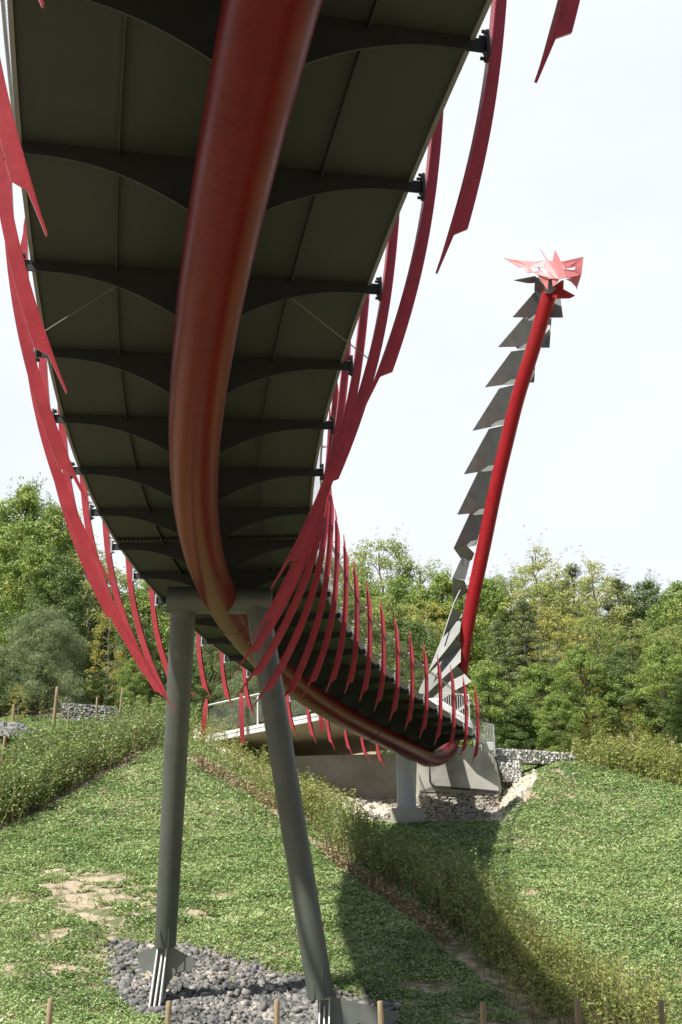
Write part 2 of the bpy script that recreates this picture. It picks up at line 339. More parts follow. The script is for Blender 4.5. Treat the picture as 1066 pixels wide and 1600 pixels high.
# deck plate
mb = MB(); HWD = 1.86; prof = [(-HWD, 0), (HWD, 0), (HWD, .09), (-HWD, .09)]; rings = []
for t in ts:
    p, c, d = row(t); rings.append([p + c * u + UP * z for u, z in prof])
v = [q for r in rings for q in r]; f = []
for i in range(len(ts) - 1):
    for j in range(4): f.append((i * 4 + j, i * 4 + (j + 1) % 4, (i + 1) * 4 + (j + 1) % 4, (i + 1) * 4 + j))
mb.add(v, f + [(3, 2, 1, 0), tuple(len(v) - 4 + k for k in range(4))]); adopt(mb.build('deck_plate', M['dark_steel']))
# edge channels (pale steel strip along each side)
def sweep(name, mat, prof, ts_, parent=None, smooth=False):
    mb = MB(); v = []; n = len(prof); f = []
    for t in ts_:
        p, c, d = row(t); v += [p + c * u + UP * z for u, z in prof]
    for i in range(len(ts_) - 1):
        for j in range(n): f.append((i * n + j, i * n + (j + 1) % n, (i + 1) * n + (j + 1) % n, (i + 1) * n + j))
    mb.add(v, f + [tuple(range(n))[::-1], tuple(len(v) - n + k for k in range(n))]); return adopt(mb.build(name, mat, smooth=smooth), parent)
for s in (-1, 1):
    sweep('edge_channel', M['scale_steel'], [(s * 1.863, -.03), (s * 1.905, -.03), (s * 1.905, .19), (s * 1.863, .19)], ts)
    sweep('deck_stiffener', M['web_steel'], [(s * .98 - .009, -.075), (s * .98 + .009, -.075), (s * .98 + .009, -.002), (s * .98 - .009, -.002)], ts)
# expansion joint comb across the deck
mb = MB(); p, c, d = row(7.83)
for k in range(46):
    u = -1.8 + k * .08; mb.box(p + c * u - UP * .03, c * .018, d * .05, UP * .028)
mb.box(p - UP * .02 + d * .08, c * 1.84, d * .03, UP * .018); adopt(mb.build('expansion_joint', M['web_steel']))
# spine tube
DIA = .342; VT = .8715
tp = [row(t)[0] - UP * VT for t in ts if t <= 20.8]
tail = [at(667, 1184.5, 46.9), at(684, 1184, 48.2), at(700, 1172, 49.4), at(709, 1152, 50.1), at(713, 1125, 50.5), at(716, 1095, 50.6), at(719, 1060, 50.6)]
def catmull(pts, n=6):
    pts = [np.array(p) for p in pts]; P = [2 * pts[0] - pts[1]] + pts + [2 * pts[-1] - pts[-2]]; o = []
    for i in range(1, len(P) - 2):
        for k in range(n):
            t = k / n; a, b, c_, d_ = P[i - 1:i + 3]
            o.append(.5 * (2 * b + (c_ - a) * t + (2 * a - 5 * b + 4 * c_ - d_) * t * t + (3 * b - a - 3 * c_ + d_) * t ** 3))
    return o + [pts[-1]]
def tubeco(o, n, m, pts):
    L = np.concatenate([[0], np.cumsum([np.linalg.norm(np.array(pts[i + 1]) - np.array(pts[i])) for i in range(n - 1)])]); a = o.data.attributes.new('tubeco', 'FLOAT_VECTOR', 'POINT')
    v = np.zeros((len(o.data.vertices), 3)); k = np.arange(n * m); th = (k % m) * 2 * math.pi / m; v[:n * m] = np.stack([np.cos(th) * .34, np.sin(th) * .34, L[k // m]], -1); a.data.foreach_set('vector', v.reshape(-1).astype(np.float32))
spts = tp + catmull([tp[-1]] + tail[0:1] + tail[1:], 5)[2:]
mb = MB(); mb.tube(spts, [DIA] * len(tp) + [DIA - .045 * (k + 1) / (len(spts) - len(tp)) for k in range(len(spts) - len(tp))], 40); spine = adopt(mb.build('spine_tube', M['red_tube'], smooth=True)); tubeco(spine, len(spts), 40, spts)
for t in (17.15, -1.0, 9.35, 14.4):
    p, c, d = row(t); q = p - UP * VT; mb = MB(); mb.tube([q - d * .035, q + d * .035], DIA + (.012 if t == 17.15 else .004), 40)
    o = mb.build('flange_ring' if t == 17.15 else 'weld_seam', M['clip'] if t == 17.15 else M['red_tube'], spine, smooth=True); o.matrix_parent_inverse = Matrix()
# neck tube
neck_pts = catmull([at(719, 1060, 50.6), at(727, 1000, 50.6), at(741, 925, 50.5), at(757, 850, 50.4), at(775, 762, 50.1), at(792, 690, 49.8), at(809.5, 620, 49.4), at(831.5, 550, 48.9), at(852.5, 480, 48.4), at(860, 455, 48.2)], 5)
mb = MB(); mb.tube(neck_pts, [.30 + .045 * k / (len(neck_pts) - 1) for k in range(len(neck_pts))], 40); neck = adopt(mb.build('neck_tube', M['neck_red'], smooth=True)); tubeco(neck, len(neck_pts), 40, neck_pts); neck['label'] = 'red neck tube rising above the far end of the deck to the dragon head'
# cross webs with arched lower edge
def web_depth(u):
    u = abs(u); return .13 if u > 1.7 else .13 + .42 * ((1.7 - u) / 1.36) ** 2.0
for i in range(R0 + 1, 22):
    p, c, d = row(i); us = list(np.linspace(-2.0, -.25, 15)) + list(np.linspace(.25, 2.0, 15))
    top = [p + c * u - UP * .002 for u in (-2.0, 2.0)]; low = [p + c * u - UP * min(.66, web_depth(u)) for u in us[::-1]]
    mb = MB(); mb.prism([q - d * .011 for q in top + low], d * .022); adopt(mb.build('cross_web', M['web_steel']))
# curved red ribs
DT = {0: (.55, 2.1), 1: (.58, 2.25), 2: (.72, 2.5), 3: (.9, 2.8), 4: (1.11, 3.08), 5: (1.28, 3.33), 6: (1.5, 3.38), 7: (1.49, 3.36), 8: (1.36, 3.27), 9: (1.05, 2.98), 10: (.75, 2.4), 11: (.45, 1.9),
      12: (.3, 1.57), 13: (.28, 1.42), 14: (.27, 1.33), 15: (.26, 1.30), 16: (.25, 1.29), 17: (.26, 1.27), 18: (.24, 1.24), 19: (.26, 1.21), 20: (.28, 1.19), 21: (.28, 1.16)}
for i in range(R0, 0): DT[i] = (.5, 2.1)
def make_rib(i, s):
    p, c, d = row(i); a, dd = DT[i]; lean = .05 + .10 * min(1, max(0, (12.5 - i) / 5.5)) if i > 6 else .15
    if i >= 12: lean = .05
    k = (a - lean * dd) / dd ** 2; kt = .03
    def cl(y): return (lean * y - (k if y < 0 else kt) * y * y + .06)
    A = p + c * s * 2.0
    def pt(x, y): return A + c * s * x + UP * y
    Wp = .105; tk = .02; mb = MB(); notch = .46 if dd > 2 else .34
    ys = list(np.linspace(1.62, -(dd - notch), 26)); inner = []; outer = []
    for y in ys:
        sl = (lean - 2 * (k if y < 0 else kt) * y); n = np.array([1, -sl]) / math.hypot(1, sl)
        w = Wp * (1 + .25 * max(0, (-y - .3) / dd)) * (1 if y < 1.3 else 1 - .55 * (y - 1.3) / .32)
        inner.append((cl(y), y)); outer.append((cl(y) + n[0] * w, y + n[1] * w))
    # plate with a slanting end, then a slim point
    y2 = -(dd - notch + .10); y3 = -dd
    tipw = .034; poly = inner + [(cl(y2), y2), (cl(y3), y3)] + [(cl(y3) + .006, y3 + .0), (cl(y2) + tipw, y2 - .02)] + outer[::-1]
    poly = [(cl(1.95) , 1.95)] + poly + [(outer[0][0] - .02, outer[0][1] + .02)]
    P3 = [pt(x, y) for x, y in poly]
    # triangulate as strips: main plate
    v = []; f = []; n = len(inner)
    for (xi, yi), (xo, yo) in zip(inner, outer):
        for off in (0, tk): v += [pt(xi, yi) + d * off, pt(xo, yo) + d * off]
    for j in range(n - 1):
        b = j * 4; e = b + 4
        f += [(b, b + 1, e + 1, e), (b + 2, e + 2, e + 3, b + 3), (b, e, e + 2, b + 2), (b + 1, b + 3, e + 3, e + 1)]
    f += [(0, 2, 3, 1), ((n - 1) * 4, (n - 1) * 4 + 1, (n - 1) * 4 + 3, (n - 1) * 4 + 2)]
    mb.add(v, f)
    e0, eo = inner[-1], outer[-1]
    mb.prism([pt(*e0), pt(*eo), pt(cl(y2) + tipw, y2), pt(cl(y3) + .005, y3), pt(cl(y3), y3), pt(cl(y2), y2)], d * tk)
    mb.prism([pt(inner[0][0], inner[0][1]), pt(outer[0][0], outer[0][1]), pt(cl(1.72) + .045, 1.72), pt(cl(1.95) + .01, 1.95), pt(cl(1.95), 1.95)], d * tk)
    rib = adopt(mb.build('red_rib', M['red_fin']))
    # flange along the inner edge, tapering to the point
    mb = MB(); v = []; f = []; yy = list(np.linspace(1.66, -dd * .995, 30)); n = len(yy)
    for y in yy:
        hw = .06 * (1 if y > -(dd - notch) else max(.25, (y + dd) / notch))
        for xo in (-.012, -.0005):
            v += [pt(cl(y) + xo, y) - d * (hw - .01), pt(cl(y) + xo, y) + d * (hw + .01)]
    for j in range(n - 1):
        b = j * 4; e = b + 4
        f += [(b, b + 1, e + 1, e), (b + 2, e + 2, e + 3, b + 3), (b, e, e + 2, b + 2), (b + 1, b + 3, e + 3, e + 1)]
    f += [(0, 2, 3, 1), ((n - 1) * 4, (n - 1) * 4 + 1, (n - 1) * 4 + 3, (n - 1) * 4 + 2)]; mb.add(v, f)
    fl = mb.build('rib_flange', M['red_fin'], rib); 
    # clamp with bolts at the web end, and lugs for net and handrail
    mb = MB(); mb.box(pt(.014, -.06), c * .014, d * .05, UP * .13)
    for zz in (.05, -.165):
        for q in (-.035, .035): mb.tube([pt(-.035, zz) + d * q, pt(.0, zz) + d * q], .016, 6)
    mb.build('clamp', M['clip'] if i < 8 else M['pier_steel'], rib)
    if i >= 7:
        for zz in (.12, .27, 1.15):
            mb = MB(); mb.box(pt(cl(zz) - .05, zz), c * .035, d * .012, UP * .018); mb.build('bolt_lug', M['light_steel'], rib)
    return rib, pt, cl
rib_fn = {}
for i in range(R0 + 1, 22):
    for s in (-1, 1): rib_fn[i, s] = make_rib(i, s)
# nets and handrails between the ribs
for s in (-1, 1):
    A = []; B = []
    for t in ts:
        p, c, d = row(t); lean = .15 if t < 7 else max(.05, .15 - .018 * (t - 7)); A.append(p + c * s * 1.90 + UP * .2); B.append(p + c * s * (1.93 + lean * 1.05) + UP * 1.17)
    o = net_strip('railing_net', A, B, None, .05); adopt(o)
    mb = MB(); mb.tube(B, .02, 8); adopt(mb.build('handrail', M['light_steel'], smooth=True))
    mb = MB(); mb.tube([b - UP * .07 for b in B], .011, 6); adopt(mb.build('handrail_cable', M['light_steel'], smooth=True))
# bracing rods at the fourth visible web
p, c, d = row(3)
for s in (-1, 1):
    pt, cl = rib_fn[3, s][1:]; mb = MB(); mb.tube([p + c * s * .98 - UP * .25, pt(cl(-1.0) - .02, -1.0) - d * .12], .007, 8)
    adopt(mb.build('bracing_rod', M['rod'], smooth=True))
# cross beam and raking legs
YB = 22.6; cb = at(344, 937, YB)
a_ = at(262, 937, YB - .1); b_ = at(425, 939, YB + .0); mb = MB(); mb.tube([a_, b_], .265, 36); adopt(mb.build('cross_beam', M['grey_steel'], smooth=True))
def make_leg(top, foot_px, Yf, rt, rb, name='support_leg'):
    T = at(*top); Bt = at(*foot_px); n = 14
    pts = [T + (Bt - T) * k / n for k in range(n + 1)]; rad = [rt + (rb - rt) * (k / n) for k in range(n + 1)]
    mb = MB(); mb.tube(pts, rad, 36); return adopt(mb.build(name, M['grey_steel'], smooth=True)), T, Bt
leg1, T1, F1 = make_leg((287, 944, YB), (258.5, 1476, 24.4), 24.4, .255, .215)
leg2, T2, F2 = make_leg((403, 946, YB), (502, 1558, 22.9), 22.9, .245, .245)
leg1['label'] = 'left leg, nearly upright'; leg2['label'] = 'right leg, leaning outward to the right'
def foot(leg, Y, wing, bars, mat2=None):
    mb = MB(); P3 = [at(x, y, Y) for x, y in wing]; mb.prism([q - np.array([0, .015, 0]) for q in P3], (0, .03, 0)); mb.build('foot_wing', M['scale_steel'], leg)
    for (x0, y0), (x1, y1) in bars:
        a = at(x0, y0, Y - .05); b = at(x1, y1, Y - .35); mb = MB(); u = np.array([.014, 0, 0])
        mb.prism([a - u, b - u, b - u + np.array([0, .75, 0]), a - u + np.array([0, .3, 0])], 2 * u); mb.build('foot_plate', M['white_paint'], leg)
foot(leg1, 24.4, [(262, 1470), (246, 1478), (213, 1493), (218, 1506), (224, 1518), (230, 1516), (237, 1519), (243, 1530), (244, 1574), (252, 1570), (262, 1540), (272, 1523), (284, 1517), (300, 1515), (307, 1502), (286, 1489), (266, 1477)],
     [((247, 1476), (233, 1574)), ((253, 1490), (240, 1576)), ((261, 1476), (248, 1576))])
foot(leg2, 22.95, [(520, 1556), (512, 1562), (497, 1562), (497, 1640), (545, 1640), (548, 1606), (560, 1598), (575, 1602), (600, 1612), (628, 1586), (606, 1577), (560, 1567), (530, 1560)],
     [((500, 1560), (497, 1650)), ((507, 1572), (505, 1650)), ((515, 1560), (513, 1650))])
for leg, F_, T_ in ((leg1, F1, T1), (leg2, F2, T2)):
    for k in (-.08, .08):
        mb = MB(); q = F_ + (T_ - F_) * .035; mb.box(q + np.array([k, -.222, 0]), (.007, 0, 0), (0, .012, 0), (0, 0, .28)); mb.build('slot_plate', M['grey_steel'], leg)
# second pier under the low end
pz = at(635, 1172, 45.2); pb = at(636, 1262, 45.2); mb = MB()
sec = []
for k in range(24):
    t = k * math.pi / 12; r = .36 * (1 - .10 * (abs(math.sin(1.5 * t + .4)) < .35)); sec.append((r * math.cos(t) * 1.0, r * math.sin(t)))
lo = [np.array([pb[0] + x, pb[1] + y, pb[2]]) for x, y in sec]; mb.prism(lo, (0, 0, pz[2] + .1 - pb[2])); pier = adopt(mb.build('pier_column', M['pier_steel']))
mb = MB(); mb.tube([pb + UP * -.02, pb + UP * .05], .40, 24); mb.build('base_ring', M['pier_steel'], pier)
mb = MB(); mb.box(pb + np.array([0, 0, -.33]), (.62, 0, 0), (0, .55, 0), (0, 0, .31)); mb.build('concrete_plinth', M['concrete'], pier, bevel=.03)
# end bracket of the deck edge landing on the abutment
p, c, d = row(21.0); e1 = at(741, 1140, 46.6); e2 = at(757, 1166, 47.6)
mb = MB(); mb.bar(at(722, 1134, 45.4), at(756, 1160, 47.4), .16, .22); mb.box(at(762, 1167, 47.7), (.22, 0, 0), (0, .3, 0), (0, 0, .17)); adopt(mb.build('landing_bracket', M['white_paint'], bevel=.02))

# scales along the back of the neck (folded plates)
def plate(poly, th=.03, name='neck_scale', parent=None, mat='scale_steel', off=(0, 1, 0)):
    P3 = [at(*q) for q in poly]; mb = MB(); mb.prism(P3, np.array(off, float) * th); return mb.build(name, M[mat], parent)
def scale(parts, label=None):
    mb = MB()
    for poly in parts: mb.prism([at(*q) for q in poly], (0, .035, .0))
    o = adopt(mb.build('neck_scale', M['scale_steel'])); return o
# each: ridge edge hidden behind the tube; left wing, right wing, closing shelf
up = [  # tipx,tipy, topx,topy, bottom-right (behind tube), top-right, Ydepth, right wing?
 ((801, 495.5), (837, 454), (848, 496), (852, 454), 46.6, [(850, 454), (876, 466), (880, 496), (850, 496)]),
 ((778.5, 542), (818, 496), (838, 541), (846, 498), 47.0, [(846, 497), (862, 497), (859, 543), (838, 543)]),
 ((757.8, 605), (799, 549), (815, 597), (828, 545), 47.7, [(830, 545), (838, 548), (835, 597), (812, 599)]),
 ((738.4, 673), (780, 607), (795, 661), (808, 600), 48.3, None),
 ((725, 741), (764, 670), (778, 732), (791, 664), 48.8, None),
 ((714.5, 804), (749, 733), (762, 800), (775, 734), 49.1, None),
 ((709, 856.5), (737, 796), (745, 850), (758, 799), 49.4, None)]
def coplanar(a, b, c, px, py):
    a, b, c = at(*a), at(*b), at(*c); n = np.cross(b - a, c - a); r = ray(px, py); return r * (n @ a) / (n @ r)
for k_, (tip, top, br, tr, Y0_, rw) in enumerate(up):
    Y = (48.4, 48.9, 49.3, 49.6, 49.9, 50.1, 50.2)[k_]
    A_, B_, D_ = (tip[0], tip[1], Y - .2), (top[0], top[1], Y + .75), (br[0], br[1], Y + .9)
    mb = MB(); mb.prism([at(*A_), at(*B_), coplanar(A_, B_, D_, *tr), at(*D_)], (0, .03, 0))
    if rw:
        q = [(rw[k][0], rw[k][1], Y + (.95, .6, .1, .9)[k]) for k in range(4)]; mb.prism([at(*q[0]), at(*q[1]), at(*q[2]), coplanar(q[0], q[1], q[2], rw[3][0], rw[3][1])], (0, .03, 0))
    x0 = tip[0] + (br[0] - tip[0]) * .42
    q = [(x0, br[1] - 1, Y + .55), (br[0], br[1] - 6, Y + .62), (br[0], br[1] + 2.5, Y + .3)]
    mb.prism([at(*q[0]), at(*q[1]), at(*q[2]), coplanar(*q, x0 + 6, br[1] + 5)], (0, .02, .02)); adopt(mb.build('neck_scale', M['scale_steel']))
LIT, DRK, MID = (-.55, .65), (.1, -.6), (.35, .1)      # how a plate leans: nearer to the right / farther upward
low = [
 [(DRK, 50.2, [(709, 856.5), (729, 852), (739, 865), (730, 879), (720, 872)]), (DRK, 50.3, [(729, 852), (741.5, 864.5), (738, 874), (732, 878)])],
 [(MID, 50.2, [(729.5, 853), (737, 868), (727, 906), (707, 903)])],
 [(DRK, 50.3, [(707, 903), (726, 907), (732, 925), (722, 931), (714, 938), (708, 948)]), (LIT, 50.1, [(724.7, 907.5), (726.3, 908.5), (707.5, 948), (706, 947)])],
 [(LIT, 50.1, [(707, 946), (708.2, 947), (691, 1000), (689.5, 1000)]), (DRK, 50.3, [(709, 951), (722.5, 957.5), (719, 964), (706, 982), (690, 1001), (704, 960)])],
 [(LIT, 50.0, [(722.5, 958), (718.5, 987), (704, 1007), (669, 1050), (690, 998), (706, 982)])],
 [(DRK, 50.3, [(711, 997), (722.5, 1007.5), (700, 1027), (674, 1046), (690, 1021)])],
 [(LIT, 49.9, [(720.5, 1008.5), (720, 1034), (697, 1055), (666, 1085), (653, 1083), (662, 1062), (690, 1033)])],
 [(DRK, 50.1, [(714, 1040), (726.5, 1052.5), (706, 1064), (668, 1084), (690, 1062)])],
 [(LIT, 49.6, [(726, 1053), (737, 1065), (716, 1076), (690, 1094), (667, 1087), (700, 1066)])],
 [(DRK, 50.0, [(722, 1074), (734, 1085), (715, 1094), (692, 1098), (690, 1093)])],
 [(LIT, 49.9, [(733, 1086), (736, 1100), (704, 1120), (684, 1112), (692, 1099)])]]
for parts in low:
    mb = MB()
    for (a, c), Yc, poly in parts:
        xc = sum(q[0] for q in poly) / len(poly); yc = sum(q[1] for q in poly) / len(poly); c0 = at(xc, yc, Yc + .2); n = np.array([-(-a), -1., c]) if False else np.array([a, -1., c])
        P3 = []
        for x, y in poly: r = ray(x, y); P3.append(r * (n @ c0) / (n @ r))
        mb.prism(P3, (0, .035, 0))
    adopt(mb.build('neck_scale', M['scale_steel']))

# dragon head: folded steel mask, jaw and collar
HX, HY = 780.0, 380.0
def hp(x, y, Y): return (HX + x / 7.107, HY + y / 7.107, Y + 2.3)
head = MB()
def hpoly(mbx, pts, th=.035): mbx.prism([at(*hp(*q)) for q in pts], (0, th, 0))
m_ = MB()
hpoly(m_, [(50, 163, 46.9), (180, 185, 46.3), (390, 205, 45.8), (530, 188, 45.3), (535, 272, 45.2), (335, 258, 45.7), (270, 262, 45.9), (215, 264, 46.1), (110, 195, 46.6)])
hpoly(m_, [(270, 260, 45.9), (335, 262, 45.7), (385, 318, 45.55), (315, 331, 45.6)])
hpoly(m_, [(530, 188, 45.3), (670, 395, 44.4), (625, 390, 44.55), (520, 290, 45.1), (490, 225, 45.35)])
hpoly(m_, [(530, 188, 45.31), (598, 200, 45.2), (750, 380, 44.5), (668, 395, 44.4)])
hpoly(m_, [(620, 72, 45.9), (690, 205, 45.35), (750, 380, 44.5), (594, 200, 45.2)])
hpoly(m_, [(690, 205, 45.36), (938, 150, 46.2), (925, 262, 45.9), (855, 260, 45.75), (733, 283, 45.2)])
hpoly(m_, [(925, 262, 45.9), (918, 345, 45.75), (830, 300, 45.55), (855, 262, 45.75)])
hpoly(m_, [(700, 290, 44.95), (733, 288, 45.1), (835, 300, 45.5), (918, 343, 45.7), (840, 385, 45.45), (745, 384, 44.6)])
hpoly(m_, [(918, 343, 45.7), (860, 515, 45.3), (845, 440, 45.4), (840, 380, 45.45)])
hpoly(m_, [(745, 400, 45.0), (840, 380, 45.46), (852, 480, 45.35), (800, 425, 45.3)])
hpoly(m_, [(385, 318, 45.5), (470, 300, 45.2), (540, 290, 45.05), (625, 390, 44.6), (545, 395, 44.9), (430, 345, 45.2)])
hpoly(m_, [(428, 343, 45.25), (548, 392, 44.95), (540, 522, 45.1), (490, 440, 45.2)])
hpoly(m_, [(585, 388, 44.8), (668, 396, 44.42), (645, 440, 44.65), (598, 478, 44.8)])
hpoly(m_, [(455, 65, 46.4), (463, 65, 46.4), (545, 196, 45.3), (530, 188, 45.3)])
hpoly(m_, [(433, 262, 45.8), (445, 262, 45.8), (455, 298, 45.8), (447, 298, 45.8)])
mask = adopt(m_.build('dragon_head', M['mask_red'])); mask['label'] = 'folded pink-red dragon mask with pointed ears and cut-out eyes'
jm = MB()
hpoly(jm, [(670, 430, 45.3), (715, 410, 45.5), (715, 510, 45.3), (845, 580, 45.0), (790, 608, 45.1), (636, 612, 45.4), (585, 592, 45.5), (600, 480, 45.4)], .05)
jm.build('lower_jaw', material('jaw_red_paint', (.33, .02, .022), rough=.4), mask)
jm = MB(); hpoly(jm, [(600, 572, 45.1), (640, 568, 45.1), (636, 616, 45.15), (588, 594, 45.2)], .04); jm.build('tongue', material('tongue_red', (.8, .05, .03), rough=.4), mask)
jm = MB(); hpoly(jm, [(545, 395, 45.3), (585, 392, 45.35), (605, 475, 45.2), (635, 500, 45.1), (572, 560, 45.35), (512, 548, 45.6), (500, 470, 45.5)], .05); jm.build('collar_plate', M['scale_steel'], mask)
scale([[hp(400, 385, 46.2), hp(440, 378, 46.3), hp(500, 450, 46.3), (850.5, 460, 48.7), (835, 454, 48.5)]])
scale([[hp(160, 410, 45.6), hp(400, 363, 46.3), hp(425, 385, 46.5), hp(395, 440, 46.4), hp(320, 442, 46.1)]])
scale([[hp(690, 410, 46.5), hp(722, 408, 46.4), hp(715, 510, 46.4), hp(645, 520, 46.6), hp(620, 470, 46.6)]])
# ------------------------------------------------------------------ abutment, road bridge, walls
def solid(name, poly, mat, off, label=None, cat=None, parent=None, bevel=0, group=None):
    mb = MB(); mb.prism([at(*q) if len(q) == 3 else np.array(q) for q in poly], off); o = mb.build(name, M[mat], parent, bevel=bevel)
    if label: tag(o, label, cat, group)
    return o
# light concrete wall panel of the right abutment, with the joint that outlines it
abut = empty('concrete_abutment', at(725, 1240, 49.5), 'grey concrete abutment wall under the low end of the footbridge', 'abutment')
def ab(o): o.parent = abut; o.matrix_parent_inverse = Matrix.Translation(abut.location).inverted(); return o
ab(solid('wall_panel', [(672, 1176, 49.6), (700, 1168, 49.7), (742, 1165, 49.7), (768, 1172, 49.8), (777, 1195, 49.8), (780, 1236, 49.7), (700, 1229, 49.5), (680, 1228, 49.5), (672, 1221, 49.5)], 'concrete', (0, .6, 0), bevel=.02))
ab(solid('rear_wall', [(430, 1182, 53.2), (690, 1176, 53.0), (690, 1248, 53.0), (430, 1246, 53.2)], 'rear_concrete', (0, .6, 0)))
mb = MB(); mb.tube([at(671.5, 1185, 49.62), at(671.5, 1221, 49.47), at(675, 1227.5, 49.45), at(682, 1230, 49.45), at(777, 1238, 49.6)], .03, 8); ab(mb.build('panel_joint', M['clip']))  # dark joint line round the wall panel, modelled as a thin tube
ab(solid('wing_wall', [(655, 1178, 49.9), (674, 1176, 49.9), (676, 1229, 49.8), (780, 1237, 49.85), (780, 1243, 49.85), (655, 1236, 49.85)], 'concrete', (0, 6, 0)))
ab(solid('side_wall', [(768, 1191, 49.75), (772, 1191, 49.9), (778, 1214, 50.2), (784, 1232, 50.2), (781, 1245, 49.9), (781, 1236, 49.75), (777, 1200, 49.8)], 'concrete', (.1, .5, 0)))
# rubble stone wall under the panel
def stone_wall(name, p00, p10, p11, p01, nx_, nz_, label, cat, mat, jit=.35, depth=.35, wires=False, jr=(.85, 1.1)):
    """stones packed between four corner points: bottom-left, bottom-right, top-right, top-left"""
    A = [np.array(at(*q)) if len(q) == 3 and q[0] > 20 or q[1] > 200 else np.array(q) for q in (p00, p10, p11, p01)]
    root = None; V = []; r = np.random.default_rng(int(abs(A[0][0] * 100)) + nx_)
    mb = MB(); core = [a + np.array([0, .14, 0]) for a in A]; mb.prism(core, (0, depth + .4, 0)); root = mb.build(name, M['stone_core'], None); tag(root, label, cat)
    mb = MB()
    for j in range(nz_):
        for i in range(nx_):
            u = (i + .5 + (j % 2) * .4 + r.uniform(-.15, .15)) / (nx_ + .4); w = (j + .5 + r.uniform(-.1, .1)) / nz_
            c = A[0] * (1 - u) * (1 - w) + A[1] * u * (1 - w) + A[2] * u * w + A[3] * (1 - u) * w
            ex = (A[1] - A[0]) / nx_ / 2 * r.uniform(*jr); ez = (A[3] - A[0]) / nz_ / 2 * r.uniform(*jr)
            rock(mb, c + np.array([0, r.uniform(.0, .1), 0]), np.linalg.norm(ex), .14, np.linalg.norm(ez), r)
    o = mb.build('wall_stones', M[mat], root)
    if wires:
        mb = MB()
        for k in range(int(nx_ / 2) + 1):
            u = k / int(nx_ / 2); mb.tube([A[0] * (1 - u) + A[1] * u - np.array([0, .1, 0]), A[3] * (1 - u) + A[2] * u - np.array([0, .1, 0])], .006, 4)
        for k in range(5):
            w = k / 4; mb.tube([A[0] * (1 - w) + A[3] * w - np.array([0, .1, 0]), A[1] * (1 - w) + A[2] * w - np.array([0, .1, 0])], .006, 4)
        mb.build('wire_basket', M['wire'], root)
    return root
BOXV = np.array([(x, y, z) for x in (-1, 1) for y in (-1, 1) for z in (-1, 1)], float) * .78
BOXF = [(0, 1, 3, 2), (4, 6, 7, 5), (0, 4, 5, 1), (2, 3, 7, 6), (0, 2, 6, 4), (1, 5, 7, 3)]
TRI = [t for q in BOXF for t in ((q[0], q[1], q[2]), (q[0], q[2], q[3]))]
def rock(mb, c, sx, sy, sz, r):
    v = (BOXV + r.uniform(-.38, .38, (8, 3))) * np.array([sx, sy, sz]) * 1.15
    th = r.uniform(-.5, .5); R2 = np.array([[math.cos(th), 0, math.sin(th)], [0, 1, 0], [-math.sin(th), 0, math.cos(th)]])
    mb.add(v @ R2.T + c, TRI)
M['stone_core'] = material('wall_core', (.13, .125, .115), rough=.95)
M['stone_warm'] = material('rubble_stone', (.44, .41, .34), (.28, .255, .21), rough=.9, scale=2.2, bump=.008, bscale=18)
ab_st = solid('rubble_wall', [(640, 1300, 49.5), (776, 1298, 49.4), (781, 1238, 49.95), (655, 1236, 50.0), (640, 1250, 49.95)], 'stone_warm_wall' if 'stone_warm_wall' in M else 'stone_warm', (0, .4, 0), 'low rubble stone wall below the concrete abutment, behind the pier', 'stone wall')
mb = MB(); r_ = np.random.default_rng(5)
for j in range(13):
    for i in range(52):
        x = 472 + (i + .5 + (j % 2) * .5 + r_.uniform(-.25, .25)) * 5.9; y = 1240 + (j + .5 + r_.uniform(-.2, .2)) * 4.2
        if x > 779 or x < 655 - (y - 1236) * .3: continue
        c = at(x, y, 49.9 - .8 * (y - 1238) / 55.); rock(mb, c, .088 * r_.uniform(.7, 1.25), .07, .058 * r_.uniform(.7, 1.2), r_)
mb.build('wall_stones', M['stone_warm'], ab_st)
# pale boulders spilling beside the abutment
sp = MB(); r_ = np.random.default_rng(9)
for k in range(1500):
    u = r_.random(); x = 785 + 42 * u + r_.normal(0, 4) - 14 * (1 - u); y = 1282 - 74 * u + r_.normal(0, 5.5); x = 778 + (1284 - y) * .62 + r_.normal(0, 6.5 + .06 * (1284 - y))
    h = hit(x, min(1284, max(1206, y)), 40, 60); s = r_.uniform(.025, .08) * (1.6 if r_.random() < .08 else 1); rock(sp, h + UP * s * .3, s * 1.3, s, s * .8, r_)
o = sp.build('stone_spill', M['stone_cream']); tag(o, kind='stuff')
# gabion walls
g1 = stone_wall('gabion_wall', (779, 1191, 51.4), (899, 1195, 53.2), (899, 1177, 53.2), (774, 1168.5, 51.4), 34, 5, 'long pale stone gabion wall on top of the green slope, right of the metal railing', 'gabion wall', 'stone_light', wires=True)
g2 = stone_wall('gabion_wall', (787, 1222, 50.4), (815, 1221, 50.4), (813, 1192.5, 50.6), (779, 1191.5, 50.6), 10, 9, 'short lower stone gabion stepped below the long one, beside the abutment', 'gabion wall', 'stone_light', wires=True)
g3 = stone_wall('gabion_wall', (96, 1124, 55.), (196, 1134, 54.), (184, 1105, 54.), (97, 1098.5, 55.), 26, 7, 'grey stone gabion half hidden by weeds, behind the wooden stakes on the left', 'gabion wall', 'stone_grey' if 'stone_grey' in M else 'stone_light', wires=True)
